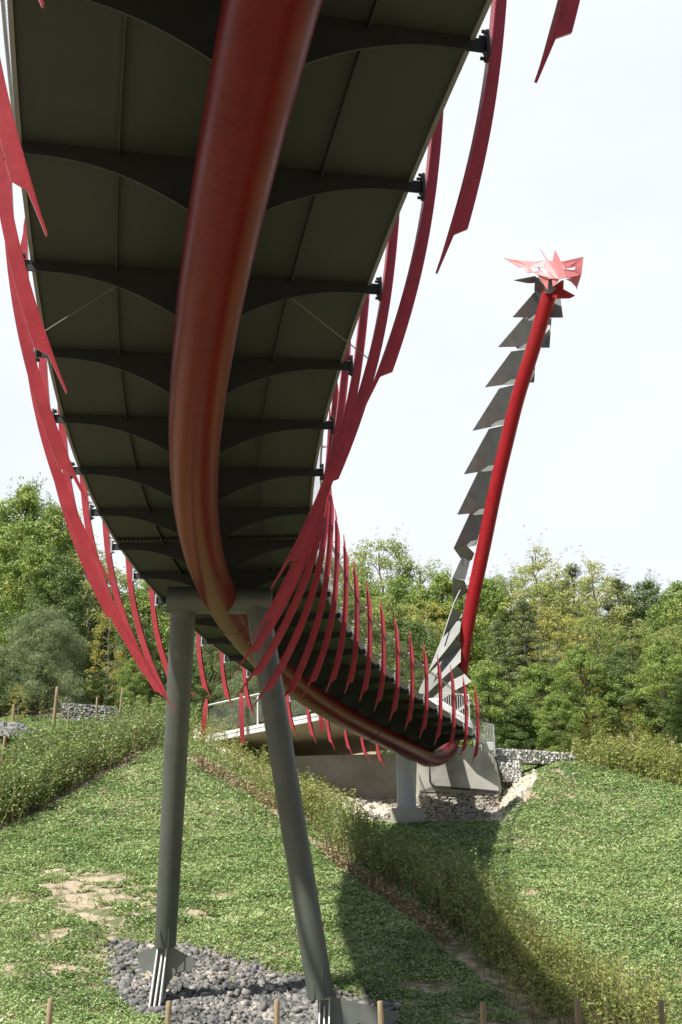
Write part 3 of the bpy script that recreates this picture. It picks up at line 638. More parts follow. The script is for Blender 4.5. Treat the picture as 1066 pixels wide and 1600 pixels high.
# heap of grey stones at the left edge
sp = MB(); r_ = np.random.default_rng(12)
for k in range(900):
    a = r_.uniform(0, 2 * math.pi); q = math.sqrt(r_.random()); x = 12 + 48 * q * math.cos(a); base = at(x, 1158, 48.5); up_ = max(0, 1 - q * q) * .6
    s = r_.uniform(.05, .13); c = base + np.array([0, q * math.sin(a) * 1.6, up_ * (.55 + .45 * math.cos(a) ** 2) + .12]); rock(sp, c, s * 1.3, s, s * .8, r_)
tag(sp.build('stone_heap', M['stone_grey']), kind='stuff')

# pale line of quarry stones along the channel beneath the road bridge
sp = MB(); r_ = np.random.default_rng(21)
for k in range(1500):
    u = r_.random(); x = 300 + 270 * u; y = 1146 + 128 * u ** .92 + r_.normal(0, 4.5 + 5 * u)
    if r_.random() < .35 and u > .35: continue
    h = hit(x, y, 30, 60); s = r_.uniform(.04, .13); rock(sp, h + UP * s * .4, s * 1.3, s, s * .8, r_)
for k in range(130):
    x = r_.normal(572, 22); y = 1272 + r_.normal(0, 5); h = hit(x, y, 30, 60); s = r_.uniform(.05, .15); rock(sp, h + UP * s * .3, s * 1.3, s, s * .8, r_)
tag(sp.build('channel_stones', M['stone_cream']), kind='stuff')
sp = MB()
for k in range(1500):
    x = r_.uniform(470, 660); y = r_.uniform(1242, 1289); h = hit(x, y, 40, 60); s = r_.uniform(.03, .10); rock(sp, h + UP * s * .3, s * 1.3, s, s * .8, r_)
tag(sp.build('bank_rubble', M['stone_warm']), kind='stuff')

# the road bridge that meets the footbridge
rb = empty('concrete_road_bridge', at(470, 1160, 51), 'concrete bridge with white edge, red posts and wire net, passing behind the right leg', 'bridge')
def rbp(o): o.parent = rb; o.matrix_parent_inverse = Matrix.Translation(rb.location).inverted(); return o
EDGE = [(326, 1148.5, 53), (400, 1133, 51.9), (470, 1119, 51.1), (520, 1109, 50.7), (580, 1101, 50.5), (648, 1101, 50.4)]
eb = [at(*q) for q in EDGE]; lowb = [e - UP * .34 for e in eb]
mb = MB(); back = [np.array([e[0] + 1.2, e[1] + 6.5, e[2] - 1.35]) for e in eb]
v = []; f = []
for e, l, b in zip(eb, lowb, back): v += [l + np.array([0, .06, .02]), e + np.array([0, .06, -.02]), b + UP * .6, b]
for i in range(len(eb) - 1):
    for j in range(4): f.append((i * 4 + j, i * 4 + (j + 1) % 4, (i + 1) * 4 + (j + 1) % 4, (i + 1) * 4 + j))
f += [(0, 1, 2, 3), tuple(len(v) - 4 + k for k in (3, 2, 1, 0))]; mb.add(v, f); rbp(mb.build('deck_slab', M['brown_concrete']))
mb = MB()
for i in range(len(eb) - 1): mb.bar(eb[i] - UP * .07, eb[i + 1] - UP * .07, .10, .14)
rbp(mb.build('edge_beam', M['white_paint']))
mb = MB()
for i in range(len(eb) - 1): mb.bar(eb[i] - UP * .25, eb[i + 1] - UP * .25, .07, .17)
rbp(mb.build('edge_fascia', M['white_paint']))
top = [e + UP * 1.35 for e in eb]; rbp(net_strip('railing_net', [e + UP * .1 for e in eb[:5]], [e + UP * 1.2 for e in eb[:5]], None, .06))
mb = MB(); mb.tube(top[:5], .045, 8); rbp(mb.build('handrail', M['light_steel'], smooth=True))
def rpost(x0, y0, x1, y1, Y):
    a = at(x0, y0, Y); b = at(x1, y1, Y); m_ = (a + b) / 2; mb = MB(); pts = []; n = 12; v = []; f = []
    for k in range(n + 1):
        t = k / n; q = a + (b - a) * t; w = .10 * (.35 + .65 * min(1, t / .12)) * (1 if t < .9 else 1 - .45 * (t - .9) / .1); bow = .10 * math.sin(math.pi * t)
        for sx in (-1, 1):
            for sy in (0, .03): v.append(q + np.array([sx * w, -.12 - bow + sy, 0]))
    for k in range(n):
        c0 = k * 4; c1 = c0 + 4; f += [(c0, c1, c1 + 2, c0 + 2), (c0 + 1, c0 + 3, c1 + 3, c1 + 1), (c0, c0 + 1, c1 + 1, c1), (c0 + 2, c1 + 2, c1 + 3, c0 + 3)]
    f += [(0, 2, 3, 1), (n * 4, n * 4 + 1, n * 4 + 3, n * 4 + 2)]; mb.add(v, f); return rbp(mb.build('red_post', M['red_fin']))
rpost(323, 1092, 318, 1154, 53.1); rpost(377, 1083, 379.5, 1163, 52.0); rpost(438, 1078, 441, 1150, 51.2); rpost(502, 1100, 502.5, 1144, 50.6)
mb = MB(); mb.tube([at(320, 1103, 53.1), at(317.5, 1153, 53.1)], .05, 8)
for (x, y, Y) in ((403, 1132, 51.9), (452, 1122, 51.3)): mb.tube([at(x, y, Y), at(x, y, Y) + UP * 1.3], .045, 8)
rbp(mb.build('steel_post', M['white_paint'], smooth=True))

# railings at the far end
def bar_railing(a, b, h, n, label, mat='white_paint', w=.018, group=None, name='metal_railing'):
    a, b = np.array(a), np.array(b); mb = MB()
    root = empty(name, (a + b) / 2, label, 'railing', group); inv = Matrix.Translation(root.location).inverted()
    def rp(o): o.parent = root; o.matrix_parent_inverse = inv; return o
    for k in range(n + 1):
        q = a + (b - a) * k / n; mb.tube([q + UP * .08, q + UP * (h - .03)], w * .7, 6)
    rp(mb.build('bars', M[mat])); mb = MB(); mb.bar(a + UP * h, b + UP * h, .05, .05); rp(mb.build('top_rail', M[mat])); mb = MB(); mb.bar(a + UP * .08, b + UP * .08, .04, .04); rp(mb.build('bottom_rail', M[mat]))
    for q in (a, b):
        mb = MB(); mb.bar(q - UP * .05, q + UP * (h + .02), .05, .05); rp(mb.build('post', M[mat]))
    return root
bar_railing(at(688, 1122, 48.9), at(734, 1125, 48.6), 1.05, 13, 'white upright-bar railing across the end of the footbridge below the neck', w=.022)
bar_railing(at(688, 1178, 50.4), at(715, 1176, 50.4), .55, 9, 'low grey bar railing seen under the deck edge, above the abutment', 'light_steel')
bar_railing(at(742, 1172, 50.3), at(773.5, 1180, 50.3), 1.28, 13, 'grey steel bar railing beside the landing, left of the long gabion wall', 'light_steel', w=.022)
solid('landing_slab', [(655, 1092, 49.6), (684, 1090, 49.8), (736, 1124, 49.2), (742, 1140, 48.8), (734, 1136, 48.6), (700, 1118, 48.6)], 'white_paint', (0, 0, -.12), 'pale landing slab joining the footbridge to the bank below the neck', 'slab')

# wooden stakes: front fence and rear stakes
def stake(px, pyt, Y, w, h, lean, label, group, mat='wood'):
    t = at(px, pyt, Y); g = float(gz(t[0], Y)); mb = MB(); r = np.random.default_rng(int(px * 7)); n = 6; pts = []; rad = []
    b = np.array([t[0] - lean, Y, min(g - .15, t[2] - h)])
    for k in range(n + 1):
        q = b + (t - b) * k / n + np.array([r.normal(0, w * .1), 0, 0]); pts.append(q); rad.append(w * (1 + r.uniform(-.08, .08)))
    pts = pts[:-1] + [pts[-1] - UP * w * .3, pts[-1]]; rad = rad[:-1] + [w, w * .8]
    mb.tube(pts, rad, 9); o = mb.build('wooden_stake', M[mat], smooth=True); return tag(o, label, 'stake', group)
fg = 'wooden stakes in a row along the bottom edge'
for px, py, ln, lb in [(79, 1560, .05, 'leftmost stake of the front row, over the green carpet'), (264, 1564, 0, 'front stake just right of the left leg foot plates'), (432, 1562, 0, 'front stake before the slate gravel, left of the right leg'),
                       (595, 1564, 0, 'front stake before the wing of the right leg foot'), (754, 1566, 0, 'front stake over shaded ground cover, fifth from the left'), (902, 1560, 0, 'front stake among the tall weeds, second from the right end'), (1033, 1562, .03, 'rightmost stake of the front row')]:
    stake(px, py, 18.0, .042, .9, ln, lb, fg)
rg = 'rough wooden stakes standing in the weeds'
for px, py, Y, w, h, ln, lb in [(90, 1073, 50, .15, 1.2, .15, 'thick broken stake left of the grey gabion'), (152, 1089, 49, .09, 1.1, 0, 'straight stake in front of the grey gabion'), (192, 1074, 50, .09, 1.4, .2, 'tilted stake at the right end of the grey gabion'),
                                (108, 1106, 47, .07, .8, .05, 'thin short stake in front of the left end of the gabion'), (8, 1150, 43, .11, 1.2, .1, 'stake at the left picture edge in front of the stone heap'), (22, 1100, 50, .11, .7, 0, 'short stake above the stone heap'),
                                (989, 1148, 54, .08, 1., 0, 'stake in the weeds right of the long gabion'), (1050, 1157, 52, .10, 1.1, 0, 'stake near the right picture edge among the weeds')]:
    stake(px, py, Y, w * .5, h, ln, lb, rg)

# ------------------------------------------------------------------ slate gravel round the feet
def poly_xy(px): return np.array([hit(*q)[:2] for q in px])
def inside(poly, X, Y):
    c = np.zeros(X.shape, bool); n = len(poly); j = n - 1
    for i in range(n):
        xi, yi = poly[i]; xj, yj = poly[j]; k = ((yi > Y) != (yj > Y)) & (X < (xj - xi) * (Y - yi) / (yj - yi + 1e-9) + xi); c ^= k; j = i
    return c
GRAV = poly_xy([(172, 1478), (230, 1474), (300, 1480), (340, 1494), (400, 1508), (420, 1522), (480, 1532), (560, 1566), (625, 1580), (615, 1600), (600, 1640), (300, 1640), (262, 1602), (190, 1566), (172, 1540)])
lo_, hi_ = GRAV.min(0), GRAV.max(0); N_ = 42000; gxs = rng.uniform(lo_[0] - .1, hi_[0] + .1, N_); gys = rng.uniform(lo_[1] - .1, hi_[1] + .1, N_)
jx = gxs + rng.normal(0, .09, N_); jy = gys + rng.normal(0, .13, N_); ok = inside(GRAV, jx, jy); gxs, gys = gxs[ok][:19000], gys[ok][:19000]; gzz = gz(gxs, gys)
def rocks_obj(name, C, S, mat, flat=.5):
    n = len(C); nv = 8; v = (BOXV[None] + rng.uniform(-.42, .42, (n, nv, 3))) * S[:, None, None] * (np.array([1.2, .85, flat])[None, None] * rng.uniform(.7, 1.35, (n, 1, 3)))
    a = rng.uniform(0, 6.28, n); b = rng.normal(0, .7, n); ca, sa, cb, sb = np.cos(a), np.sin(a), np.cos(b), np.sin(b)
    x, y, z = v[..., 0], v[..., 1], v[..., 2]; x2 = x * cb[:, None] + z * sb[:, None]; z2 = -x * sb[:, None] + z * cb[:, None]
    v = np.stack([x2 * ca[:, None] - y * sa[:, None], x2 * sa[:, None] + y * ca[:, None], z2], -1) + C[:, None]
    f = (np.array(TRI)[None] + (np.arange(n) * nv)[:, None, None]).reshape(-1, 3); me = bpy.data.meshes.new(name)
    me.vertices.add(n * nv); me.vertices.foreach_set('co', v.reshape(-1).astype(np.float32)); me.loops.add(len(f) * 3); me.loops.foreach_set('vertex_index', f.reshape(-1).astype(np.int32))
    me.polygons.add(len(f)); me.polygons.foreach_set('loop_start', np.arange(len(f), dtype=np.int32) * 3); me.polygons.foreach_set('loop_total', np.full(len(f), 3, dtype=np.int32)); me.update(calc_edges=True)
    rn = np.repeat(rng.random(n), len(TRI)); at_ = me.attributes.new('rnd', 'FLOAT', 'FACE'); at_.data.foreach_set('value', rn.astype(np.float32))
    me.materials.append(mat); o = bpy.data.objects.new(name, me); COL.objects.link(o); return o
def stone_mat(name, cols):
    m = leaf_mat(name, cols, rough=.85, trans=0.0, patch=1.5); return m
M['gravel'] = stone_mat('slate_chips', [(.055, .055, .056), (.11, .11, .108), (.17, .168, .16), (.25, .235, .215), (.55, .47, .39)])
S_ = rng.lognormal(-3.5, .5, len(gxs)); S_ = np.clip(S_, .014, .11)
tag(rocks_obj('slate_gravel', np.stack([gxs, gys, gzz + .02 + S_ * .2], -1), S_, M['gravel']), kind='stuff')

# ------------------------------------------------------------------ ground cover
UNDER = poly_xy([(455, 1236), (560, 1240), (660, 1244), (790, 1252), (786, 1284), (700, 1288), (600, 1288), (520, 1284), (470, 1262)])
def line_xy(px): return np.array([hit(*q)[:2] for q in px])
def dist_line(L, X, Y):
    d = np.full(X.shape, 1e9)
    for (a, b) in zip(L[:-1], L[1:]):
        ab_ = b - a; t = np.clip(((X - a[0]) * ab_[0] + (Y - a[1]) * ab_[1]) / (ab_ @ ab_), 0, 1); d = np.minimum(d, np.hypot(X - a[0] - t * ab_[0], Y - a[1] - t * ab_[1]))
    return d
BAND_L = line_xy([(-60, 1330), (0, 1290), (70, 1258), (130, 1225), (190, 1192), (235, 1168)])        # bare strip under the left weeds
BAND_R = line_xy([(300, 1184), (340, 1208), (390, 1238), (440, 1270), (500, 1322), (560, 1368), (640, 1428), (720, 1488), (790, 1545), (850, 1600), (880, 1640)])
def vnoise(X, Y, s, seed):
    r = np.random.default_rng(seed); o = np.zeros(X.shape)
    for k in range(7):
        a, b = r.normal(0, s, 2); ph = r.uniform(0, 6.28); o += np.sin(a * X + b * Y + ph)
    return o / 7 * 1.6
PATCH = [(330, .9, 150, 1405, 2.6, 1.5)]
def blob(X, Y, px, py, rx, ry):
    h = hit(px, py); return np.clip(1.5 - np.sqrt(((X - h[0]) / rx) ** 2 + ((Y - h[1]) / ry) ** 2), 0, 1)
ROOMS = [(115, 1385, 1.1, 1.4), (170, 1392, 1.5, 1.3), (95, 1360, .6, .7), (190, 1425, .8, 1.0), (205, 1400, .8, .7), (150, 1420, .9, .9), (40, 1365, .9, .5), (20, 1412, .8, .5), (165, 1480, .35, 1.6), (170, 1530, .35, .9), (80, 1462, .35, .4), (40, 1520, .5, .5), (110, 1520, .4, .5),
         (360, 1400, .7, .4), (300, 1430, .7, .4), (700, 1545, .9, .4), (640, 1575, .6, .4), (850, 1600, 1.6, .8), (640, 1385, .5, .3), (955, 1445, .35, .3), (885, 1395, .3, .3), (820, 1395, .35, .3), (815, 1214, .8, .9), (850, 1208, .7, .5), (826, 1250, .35, .8), (280, 1350, .4, .3)]
def cover_density(X, Y):
    d = 1.02 + .2 * vnoise(X, Y, 1.1, 3) + .22 * vnoise(X, Y, 3.5, 4)
    d = np.minimum(d, 1.1)
    m = np.clip(.5 - dist_line(BAND_L, X, Y), 0, .5) * 2; d -= 1.3 * m
    w = .42; m = np.clip(1.15 - dist_line(BAND_R, X, Y) / w, 0, 1); d -= 1.4 * m
    for r in ROOMS:
        b = blob(X, Y, *r); d -= np.minimum(1, 1.5 * b) * np.clip(.62 + .9 * vnoise(X, Y, 2.6, 8) + .9 * vnoise(X, Y, 7.0, 9) + .5 * vnoise(X, Y, 17.0, 10), 0, .99)
    d[inside(GRAV, X, Y)] = 0; d[inside(UNDER, X, Y)] -= .95
    return d
def frustum(X, Y, Z, mx_=220, my=140):
    cp, sp = math.cos(PITCH), math.sin(PITCH); z = Y * cp + Z * sp; y = -Y * sp + Z * cp; u = 533 + F * X / z; v = 800 - F * y / z
    return (u > -mx_) & (u < 1066 + mx_) & (v < 1600 + my)
def scatter(n, x0, x1, y0, y1):
    # more candidates where the ground is closer: uniform in area
    X = rng.uniform(x0, x1, n); Y = rng.uniform(y0, y1, n); return X, Y
def leaf_quads(C, size, tilt=.6, aspect=.75, up=None):
    n = len(C); a = rng.uniform(0, 2 * math.pi, n); nrm = np.stack([rng.normal(0, tilt, n), rng.normal(0, tilt, n), np.ones(n)], -1)
    if up is not None: nrm += up
    nrm /= np.linalg.norm(nrm, axis=1)[:, None]; t = np.stack([np.cos(a), np.sin(a), np.zeros(n)], -1); t -= nrm * (t * nrm).sum(1)[:, None]; t /= np.linalg.norm(t, axis=1)[:, None]; b = np.cross(nrm, t)
    s = size[:, None]; return np.stack([C - t * s * .5, C + b * s * aspect * .5, C + t * s * .5, C - b * s * aspect * .5], 1)
M['cover'] = leaf_mat('ground_cover_leaves', [(.085, .155, .048), (.175, .275, .088), (.275, .385, .13), (.38, .475, .195), (.52, .57, .31)], trans=.3, patch=.45, rough=.4)
def cover(n, y0, y1, size, name):
    X, Y = scatter(n, -19, 23, y0, y1); Z = gz(X, Y); ok = frustum(X, Y, Z) ; X, Y, Z = X[ok], Y[ok], Z[ok]
    d = cover_density(X, Y); ok = rng.random(len(X)) < d; X, Y, Z, d = X[ok], Y[ok], Z[ok], d[ok]
    C = np.stack([X, Y, Z + rng.uniform(.01, .12, len(X)) * np.clip(d, .3, 1) + .05 * np.clip(vnoise(X, Y, 5.5, 11), -.5, 1)], -1)
    return leaf_quads(C, size * rng.uniform(.6, 1.35, len(X)))
Vc = np.concatenate([cover(500000, 20, 29, .06, 'a'), cover(530000, 29, 39, .072, 'b'), cover(400000, 39, 56, .09, 'c')])
print('cover leaves', len(Vc))
tag(quads_obj('ground_cover', Vc, M['cover']), kind='stuff')

# ------------------------------------------------------------------ tall weeds along the channels
def weeds(name, regions, mat, stem_mat, hgt, n_plants, leaf, leaves_per=26, sparse=0, seed=1, lean=.15):
    r = np.random.default_rng(seed); L = []; St = []
    for _ in range(n_plants):
        poly, jit = regions[r.integers(len(regions))]
        # random point between two px lines
        (xa, ya), (xb, yb) = poly[0], poly[1]; u = r.random(); h0 = np.array([xa + (xb - xa) * u, ya + (yb - ya) * u]); h0 = h0 + r.normal(0, 1, 2) * jit
        g = hit(h0[0], h0[1]); h = hgt * r.uniform(.45, 1.2); dx, dy = r.normal(0, lean, 2); tipp = g + np.array([dx * h, dy * h, h])
        n = int(leaves_per * r.uniform(.6, 1.3)); t = r.uniform(.12, 1.0, n) ** .8; spread = (.14 * h + .03) * (1.15 - t)[:, None] 
        c = g + (tipp - g) * t[:, None] + np.stack([r.normal(0, 1, n), r.normal(0, 1, n), r.normal(0, .4, n)], -1) * spread
        L.append(c); k = 2 if r.random() < .8 else 3
        for q in range(k - 1): St.append((g, tipp))
    C = np.concatenate(L); Vq = leaf_quads(C, leaf * r.uniform(.6, 1.4, len(C)), tilt=1.1, aspect=.38)
    o = quads_obj(name, Vq, mat); tag(o, kind='stuff')
    g = np.array([a for a, b in St]); t = np.array([b for a, b in St]); w = .007 * hgt / 1.0 + .004
    off = np.array([w, 0, 0]); Vs = np.stack([g - off, g + off, t + off * .3, t - off * .3], 1); off2 = np.array([0, w, 0]); Vs2 = np.stack([g - off2, g + off2, t + off2 * .3, t - off2 * .3], 1)
    quads_obj('stems', np.concatenate([Vs, Vs2]), stem_mat, o); return o
M['weed_a'] = leaf_mat('weed_leaves', [(.10, .175, .05), (.18, .27, .075), (.28, .37, .115), (.41, .46, .19)], patch=.8, trans=.3)
M['weed_y'] = leaf_mat('light_weed_leaves', [(.15, .21, .045), (.25, .31, .07), (.36, .40, .11), (.46, .44, .19)], patch=1.0, trans=.35)
M['stem'] = leaf_mat('dry_stems', [(.24, .17, .09), (.36, .28, .16), (.25, .22, .10)], trans=.05)
RL = [((( -40, 1300), (60, 1245)), (10, 6)), (((0, 1285), (130, 1212)), (10, 6)), (((60, 1245), (235, 1160)), (10, 7)), (((-40, 1250), (120, 1185)), (20, 8)), (((0, 1215), (240, 1158)), (20, 7))]
weeds('left_weeds', RL, M['weed_a'], M['stem'], 1.4, 1900, .12, 30, seed=2, lean=.22)
weeds('left_dry_grass', RL, M['stem'], M['stem'], 1.2, 500, .09, 7, seed=32, lean=.25)
weeds('upper_left_weeds', [(((-20, 1182), (90, 1168)), (20, 5)), (((60, 1176), (250, 1150)), (20, 5)), (((190, 1150), (300, 1140)), (14, 4)), (((60, 1160), (200, 1152)), (20, 3))], M['weed_a'], M['stem'], .6, 1100, .12, 26, seed=22)
RR = [(((515, 1312), (625, 1378)), (12, 6)), (((590, 1350), (725, 1440)), (12, 8)), (((675, 1405), (800, 1500)), (12, 9)), (((620, 1360), (770, 1440)), (20, 12)), (((520, 1315), (580, 1335)), (10, 8))]
weeds('channel_weeds', RR, M['weed_a'], M['stem'], 1.15, 1050, .10, 26, seed=3, lean=.18)
weeds('channel_dry_grass', RR, M['stem'], M['stem'], 1.0, 350, .07, 6, seed=33, lean=.2)
RB = [(((780, 1480), (880, 1575)), (12, 10)), (((820, 1550), (1000, 1600)), (30, 16)), (((860, 1590), (1066, 1610)), (40, 14)), (((800, 1500), (900, 1560)), (26, 16)), (((720, 1420), (800, 1500)), (20, 16))]
weeds('front_weeds', RB, M['weed_y'], M['stem'], 1.0, 800, .085, 26, seed=4, lean=.2)
RT = [(((890, 1188), (1066, 1222)), (10, 3)), (((900, 1180), (1080, 1200)), (14, 4)), (((960, 1195), (1090, 1230)), (14, 4))]
weeds('slope_top_weeds', RT, M['weed_y'], M['stem'], 1.15, 900, .13, 26, seed=5, lean=.14)
RM = [(((320, 1160), (420, 1225)), (16, 10)), (((400, 1215), (520, 1290)), (22, 14)), (((330, 1150), (480, 1200)), (20, 10)), (((470, 1262), (530, 1292)), (12, 9))]
weeds('middle_weeds', RM, M['weed_y'], M['stem'], 1.0, 800, .11, 24, seed=6, lean=.2)
RD = [(((300, 1190), (440, 1268)), (5, 3)), (((500, 1330), (700, 1475)), (4, 2))]
weeds('slope_tufts', [(((-20, 1330), (500, 1330)), (10, 60)), (((0, 1450), (500, 1440)), (10, 60)), (((760, 1300), (1080, 1300)), (10, 60)), (((800, 1420), (1080, 1400)), (20, 60))], M['weed_y'], M['stem'], .3, 900, .07, 9, seed=17, lean=.3)
weeds('dry_edge_grass', RD, M['stem'], M['stem'], .4, 700, .10, 10, seed=7, lean=.35)
weeds('bank_scrub', [(((-30, 1110), (60, 1112)), (20, 4)), (((60, 1094), (210, 1100)), (20, 3)), (((205, 1122), (330, 1130)), (14, 5))], M['weed_a'], M['stem'], .9, 700, .14, 28, seed=8)
weeds('right_bank_scrub', [(((770, 1158), (1090, 1158)), (10, 4)), (((760, 1145), (1090, 1145)), (10, 3))], M['weed_a'], M['stem'], 1.7, 1100, .16, 34, seed=18)
# ------------------------------------------------------------------ trees: prototypes, then individual copies
M['lf_broad'] = leaf_mat('maple_leaves', [(0.100, 0.169, 0.037), (0.162, 0.254, 0.059), (0.248, 0.352, 0.081), (0.358, 0.438, 0.116), (0.465, 0.442, 0.131)], patch=.5, trans=.3)
M['lf_dark'] = leaf_mat('dark_leaves', [(0.063, 0.109, 0.034), (0.113, 0.176, 0.053), (0.174, 0.243, 0.071), (0.248, 0.317, 0.104)], patch=.5, trans=.25)
M['lf_light'] = leaf_mat('robinia_leaves', [(0.186, 0.255, 0.077), (0.284, 0.353, 0.106), (0.382, 0.440, 0.141), (0.492, 0.503, 0.205)], patch=.6, trans=.35)
M['lf_birch'] = leaf_mat('poplar_leaves', [(0.235, 0.292, 0.079), (0.357, 0.403, 0.121), (0.492, 0.515, 0.181), (0.637, 0.579, 0.234)], patch=.9, trans=.35)
M['lf_pine'] = leaf_mat('pine_needles', [(0.075, 0.104, 0.040), (0.124, 0.159, 0.061), (0.185, 0.220, 0.082), (0.271, 0.283, 0.121)], patch=.8, trans=.12)
M['lf_olive'] = leaf_mat('willow_leaves', [(.12, .165, .07), (.18, .235, .105), (.26, .31, .15), (.35, .38, .21)], patch=.6, trans=.25)
M['lf_yellow'] = leaf_mat('autumn_leaves', [(0.246, 0.292, 0.062), (0.392, 0.403, 0.093), (0.548, 0.479, 0.123), (0.605, 0.386, 0.122)], patch=1.0, trans=.35)
def crown_leaves(clumps, leaf, per, r, droop=0., needle=False, flat=1.):
    C = []; S = []; N = []
    for (c, rad) in clumps:
        n = max(8, int(2.3 * per * (rad / .7) ** 2 * r.uniform(.7, 1.3))); d = r.normal(0, 1, (n, 3)); d /= np.linalg.norm(d, axis=1)[:, None]; d[:, 2] *= .8
        rr_ = rad * r.uniform(.45, 1.12, n) ** .6; p = c + d * rr_[:, None] * np.array([1, 1, flat]); C.append(p); N.append(d * 1.3 + np.array([0, 0, .55])); S.append(leaf * r.uniform(.6, 1.4, n) * min(1, max(.55, rad / .4)))
    C, S, N = map(np.concatenate, (C, S, N)); n = len(C); nrm = N + r.normal(0, .8, (n, 3)); nrm /= np.linalg.norm(nrm, axis=1)[:, None]
    a = r.normal(0, 1, (n, 3)); a[:, 2] -= droop; t = a - nrm * (a * nrm).sum(1)[:, None]; t /= np.linalg.norm(t, axis=1)[:, None]; b = np.cross(nrm, t); s = S[:, None]; asp = .3 if needle else .68
    return np.stack([C - t * s * .5, C + b * s * asp * .5 + t * s * .05, C + t * s * .55, C - b * s * asp * .5 + t * s * .05], 1)
def tree_proto(kind, seed):
    r = np.random.default_rng(seed); H = 10.0
    P = {'broad': dict(w=3.3, base=.05, cl=150, rad=.85, leaf=.13, per=140, mat='lf_broad', bark='trunk', tr=.16),
         'dark': dict(w=3.0, base=.03, cl=150, rad=.82, leaf=.12, per=140, mat='lf_dark', bark='trunk', tr=.16),
         'light': dict(w=3.2, base=.1, cl=175, rad=.68, leaf=.11, per=120, mat='lf_light', bark='trunk', tr=.12),
         'birch': dict(w=1.9, base=.08, cl=170, rad=.5, leaf=.105, per=120, mat='lf_birch', bark='birch', tr=.09),
         'pine': dict(w=3.0, base=.12, cl=130, rad=.62, leaf=.16, per=160, mat='lf_pine', bark='trunk', tr=.18),
         'olive': dict(w=4.6, base=.0, cl=260, rad=.95, leaf=.13, per=150, mat='lf_olive', bark='trunk', tr=.12),
         'yellow': dict(w=2.8, base=.05, cl=85, rad=.6, leaf=0.125, per=75, mat='lf_yellow', bark='birch', tr=.12)}[kind]
    mb = MB(); wob = [np.array([0, 0, -.3])]; n = 9
    for k in range(1, n + 1): wob.append(np.array([r.normal(0, .12), r.normal(0, .12), H * .93 * k / n]))
    mb.tube(wob, [P['tr'] * (1 - .85 * k / n) + .02 for k in range(n + 1)], 8)
    def prof(t):
        if kind in ('broad', 'dark'): return (math.sin(math.pi * min(1, (t * .86 + .14))) ** .55) * (1.05 - .35 * t)
        if kind == 'light': return (math.sin(math.pi * min(1, t * .8 + .14)) ** .7)
        if kind == 'birch': return .35 + .75 * math.sin(math.pi * min(1, t * .9 + .05)) - .35 * t
        if kind == 'pine': return max(.2, 1.0 - t ** 2.2) * (.85 + .2 * math.sin(t * 17))
        if kind == 'olive': return math.sqrt(max(.02, 1 - t * t))
        return .6 + .5 * math.sin(math.pi * min(1, t)) - .3 * t
    lobes = [(r.uniform(0, 6.28), r.uniform(.0, 1), r.uniform(.75, 1.35)) for _ in range(9)]
    clumps = []
    for k in range(P['cl']):
        t = P['base'] + (1 - P['base']) * ((k + .5) / P['cl']) ** (1.0 if kind != 'olive' else .8); a = k * 2.399 + r.normal(0, .4); f = prof((t - P['base']) / (1 - P['base']))
        for la, lt, ls in lobes:
            dd = math.exp(-((math.cos(a - la) - 1) ** 2 * 2 + ((t - lt) / .14) ** 2)); f *= 1 + (ls - 1) * dd
        q = r.uniform(.25, 1.0) ** .55; rr_ = P['w'] * f * q; c = np.array([rr_ * math.cos(a), rr_ * math.sin(a), t * H * .97 + r.normal(0, .25)])
        if kind == 'olive': c[2] = t * H * .9
        c[2] = max(c[2], .35 + r.uniform(0, .5)); clumps.append((c, P['rad'] * r.uniform(.5, 1.2) * (1 - .35 * t)))
        if k % 3 == 0:
            z0 = max(.2, c[2] - rr_ * (.55 if kind != 'pine' else .1)); s0 = np.array([0, 0, min(z0, H * .88)]); mid = (s0 + c) / 2 + np.array([0, 0, .12 * rr_])
            mb.tube([s0, mid, c], [max(.015, P['tr'] * .32 * (1 - t * .6)), P['tr'] * .2 * (1 - t * .6) + .008, .012], 5)
    # ragged leading shoots on the outline
    for k in range({'olive': 34, 'birch': 12}.get(kind, 26)):
        a = r.uniform(0, 6.28); t = r.uniform(.45, 1.0); f = prof((t - P['base']) / (1 - P['base'])); c = np.array([P['w'] * f * math.cos(a) * r.uniform(.3, 1.), P['w'] * f * math.sin(a) * r.uniform(.3, 1.), t * H])
        for j in range(4): clumps.append((c + np.array([math.cos(a) * .22 * j, math.sin(a) * .22 * j, .30 * j]) * (1.0 if kind != 'broad' else .8), P['rad'] * (.42 - .08 * j)))
    Vq = crown_leaves(clumps, P['leaf'], P['per'], r, droop=.5 if kind in ('light', 'birch') else 0., needle=kind in ('pine', 'olive'), flat=.45 if kind == 'pine' else .8)
    crown = quads_obj('crown', Vq, M[P['mat']]); trunk = mb.build('trunk', M[P['bark']], smooth=True)
    return trunk.data, crown.data, [trunk, crown]
PROTO = {}; spare = []
for kind, seeds in {'broad': (11, 12, 13), 'dark': (21, 22), 'light': (31, 32), 'birch': (41, 42), 'pine': (51, 52), 'olive': (61,), 'yellow': (71, 72)}.items():
    PROTO[kind] = []
    for s in seeds:
        t, c, objs = tree_proto(kind, s); PROTO[kind].append((t, c)); spare += objs
for o in spare: bpy.data.objects.remove(o)
NAMES = {'broad': 'broadleaf_tree', 'dark': 'broadleaf_tree', 'light': 'robinia_tree', 'birch': 'poplar_tree', 'pine': 'pine_tree', 'olive': 'willow_bush', 'yellow': 'autumn_tree'}
cnt = {}
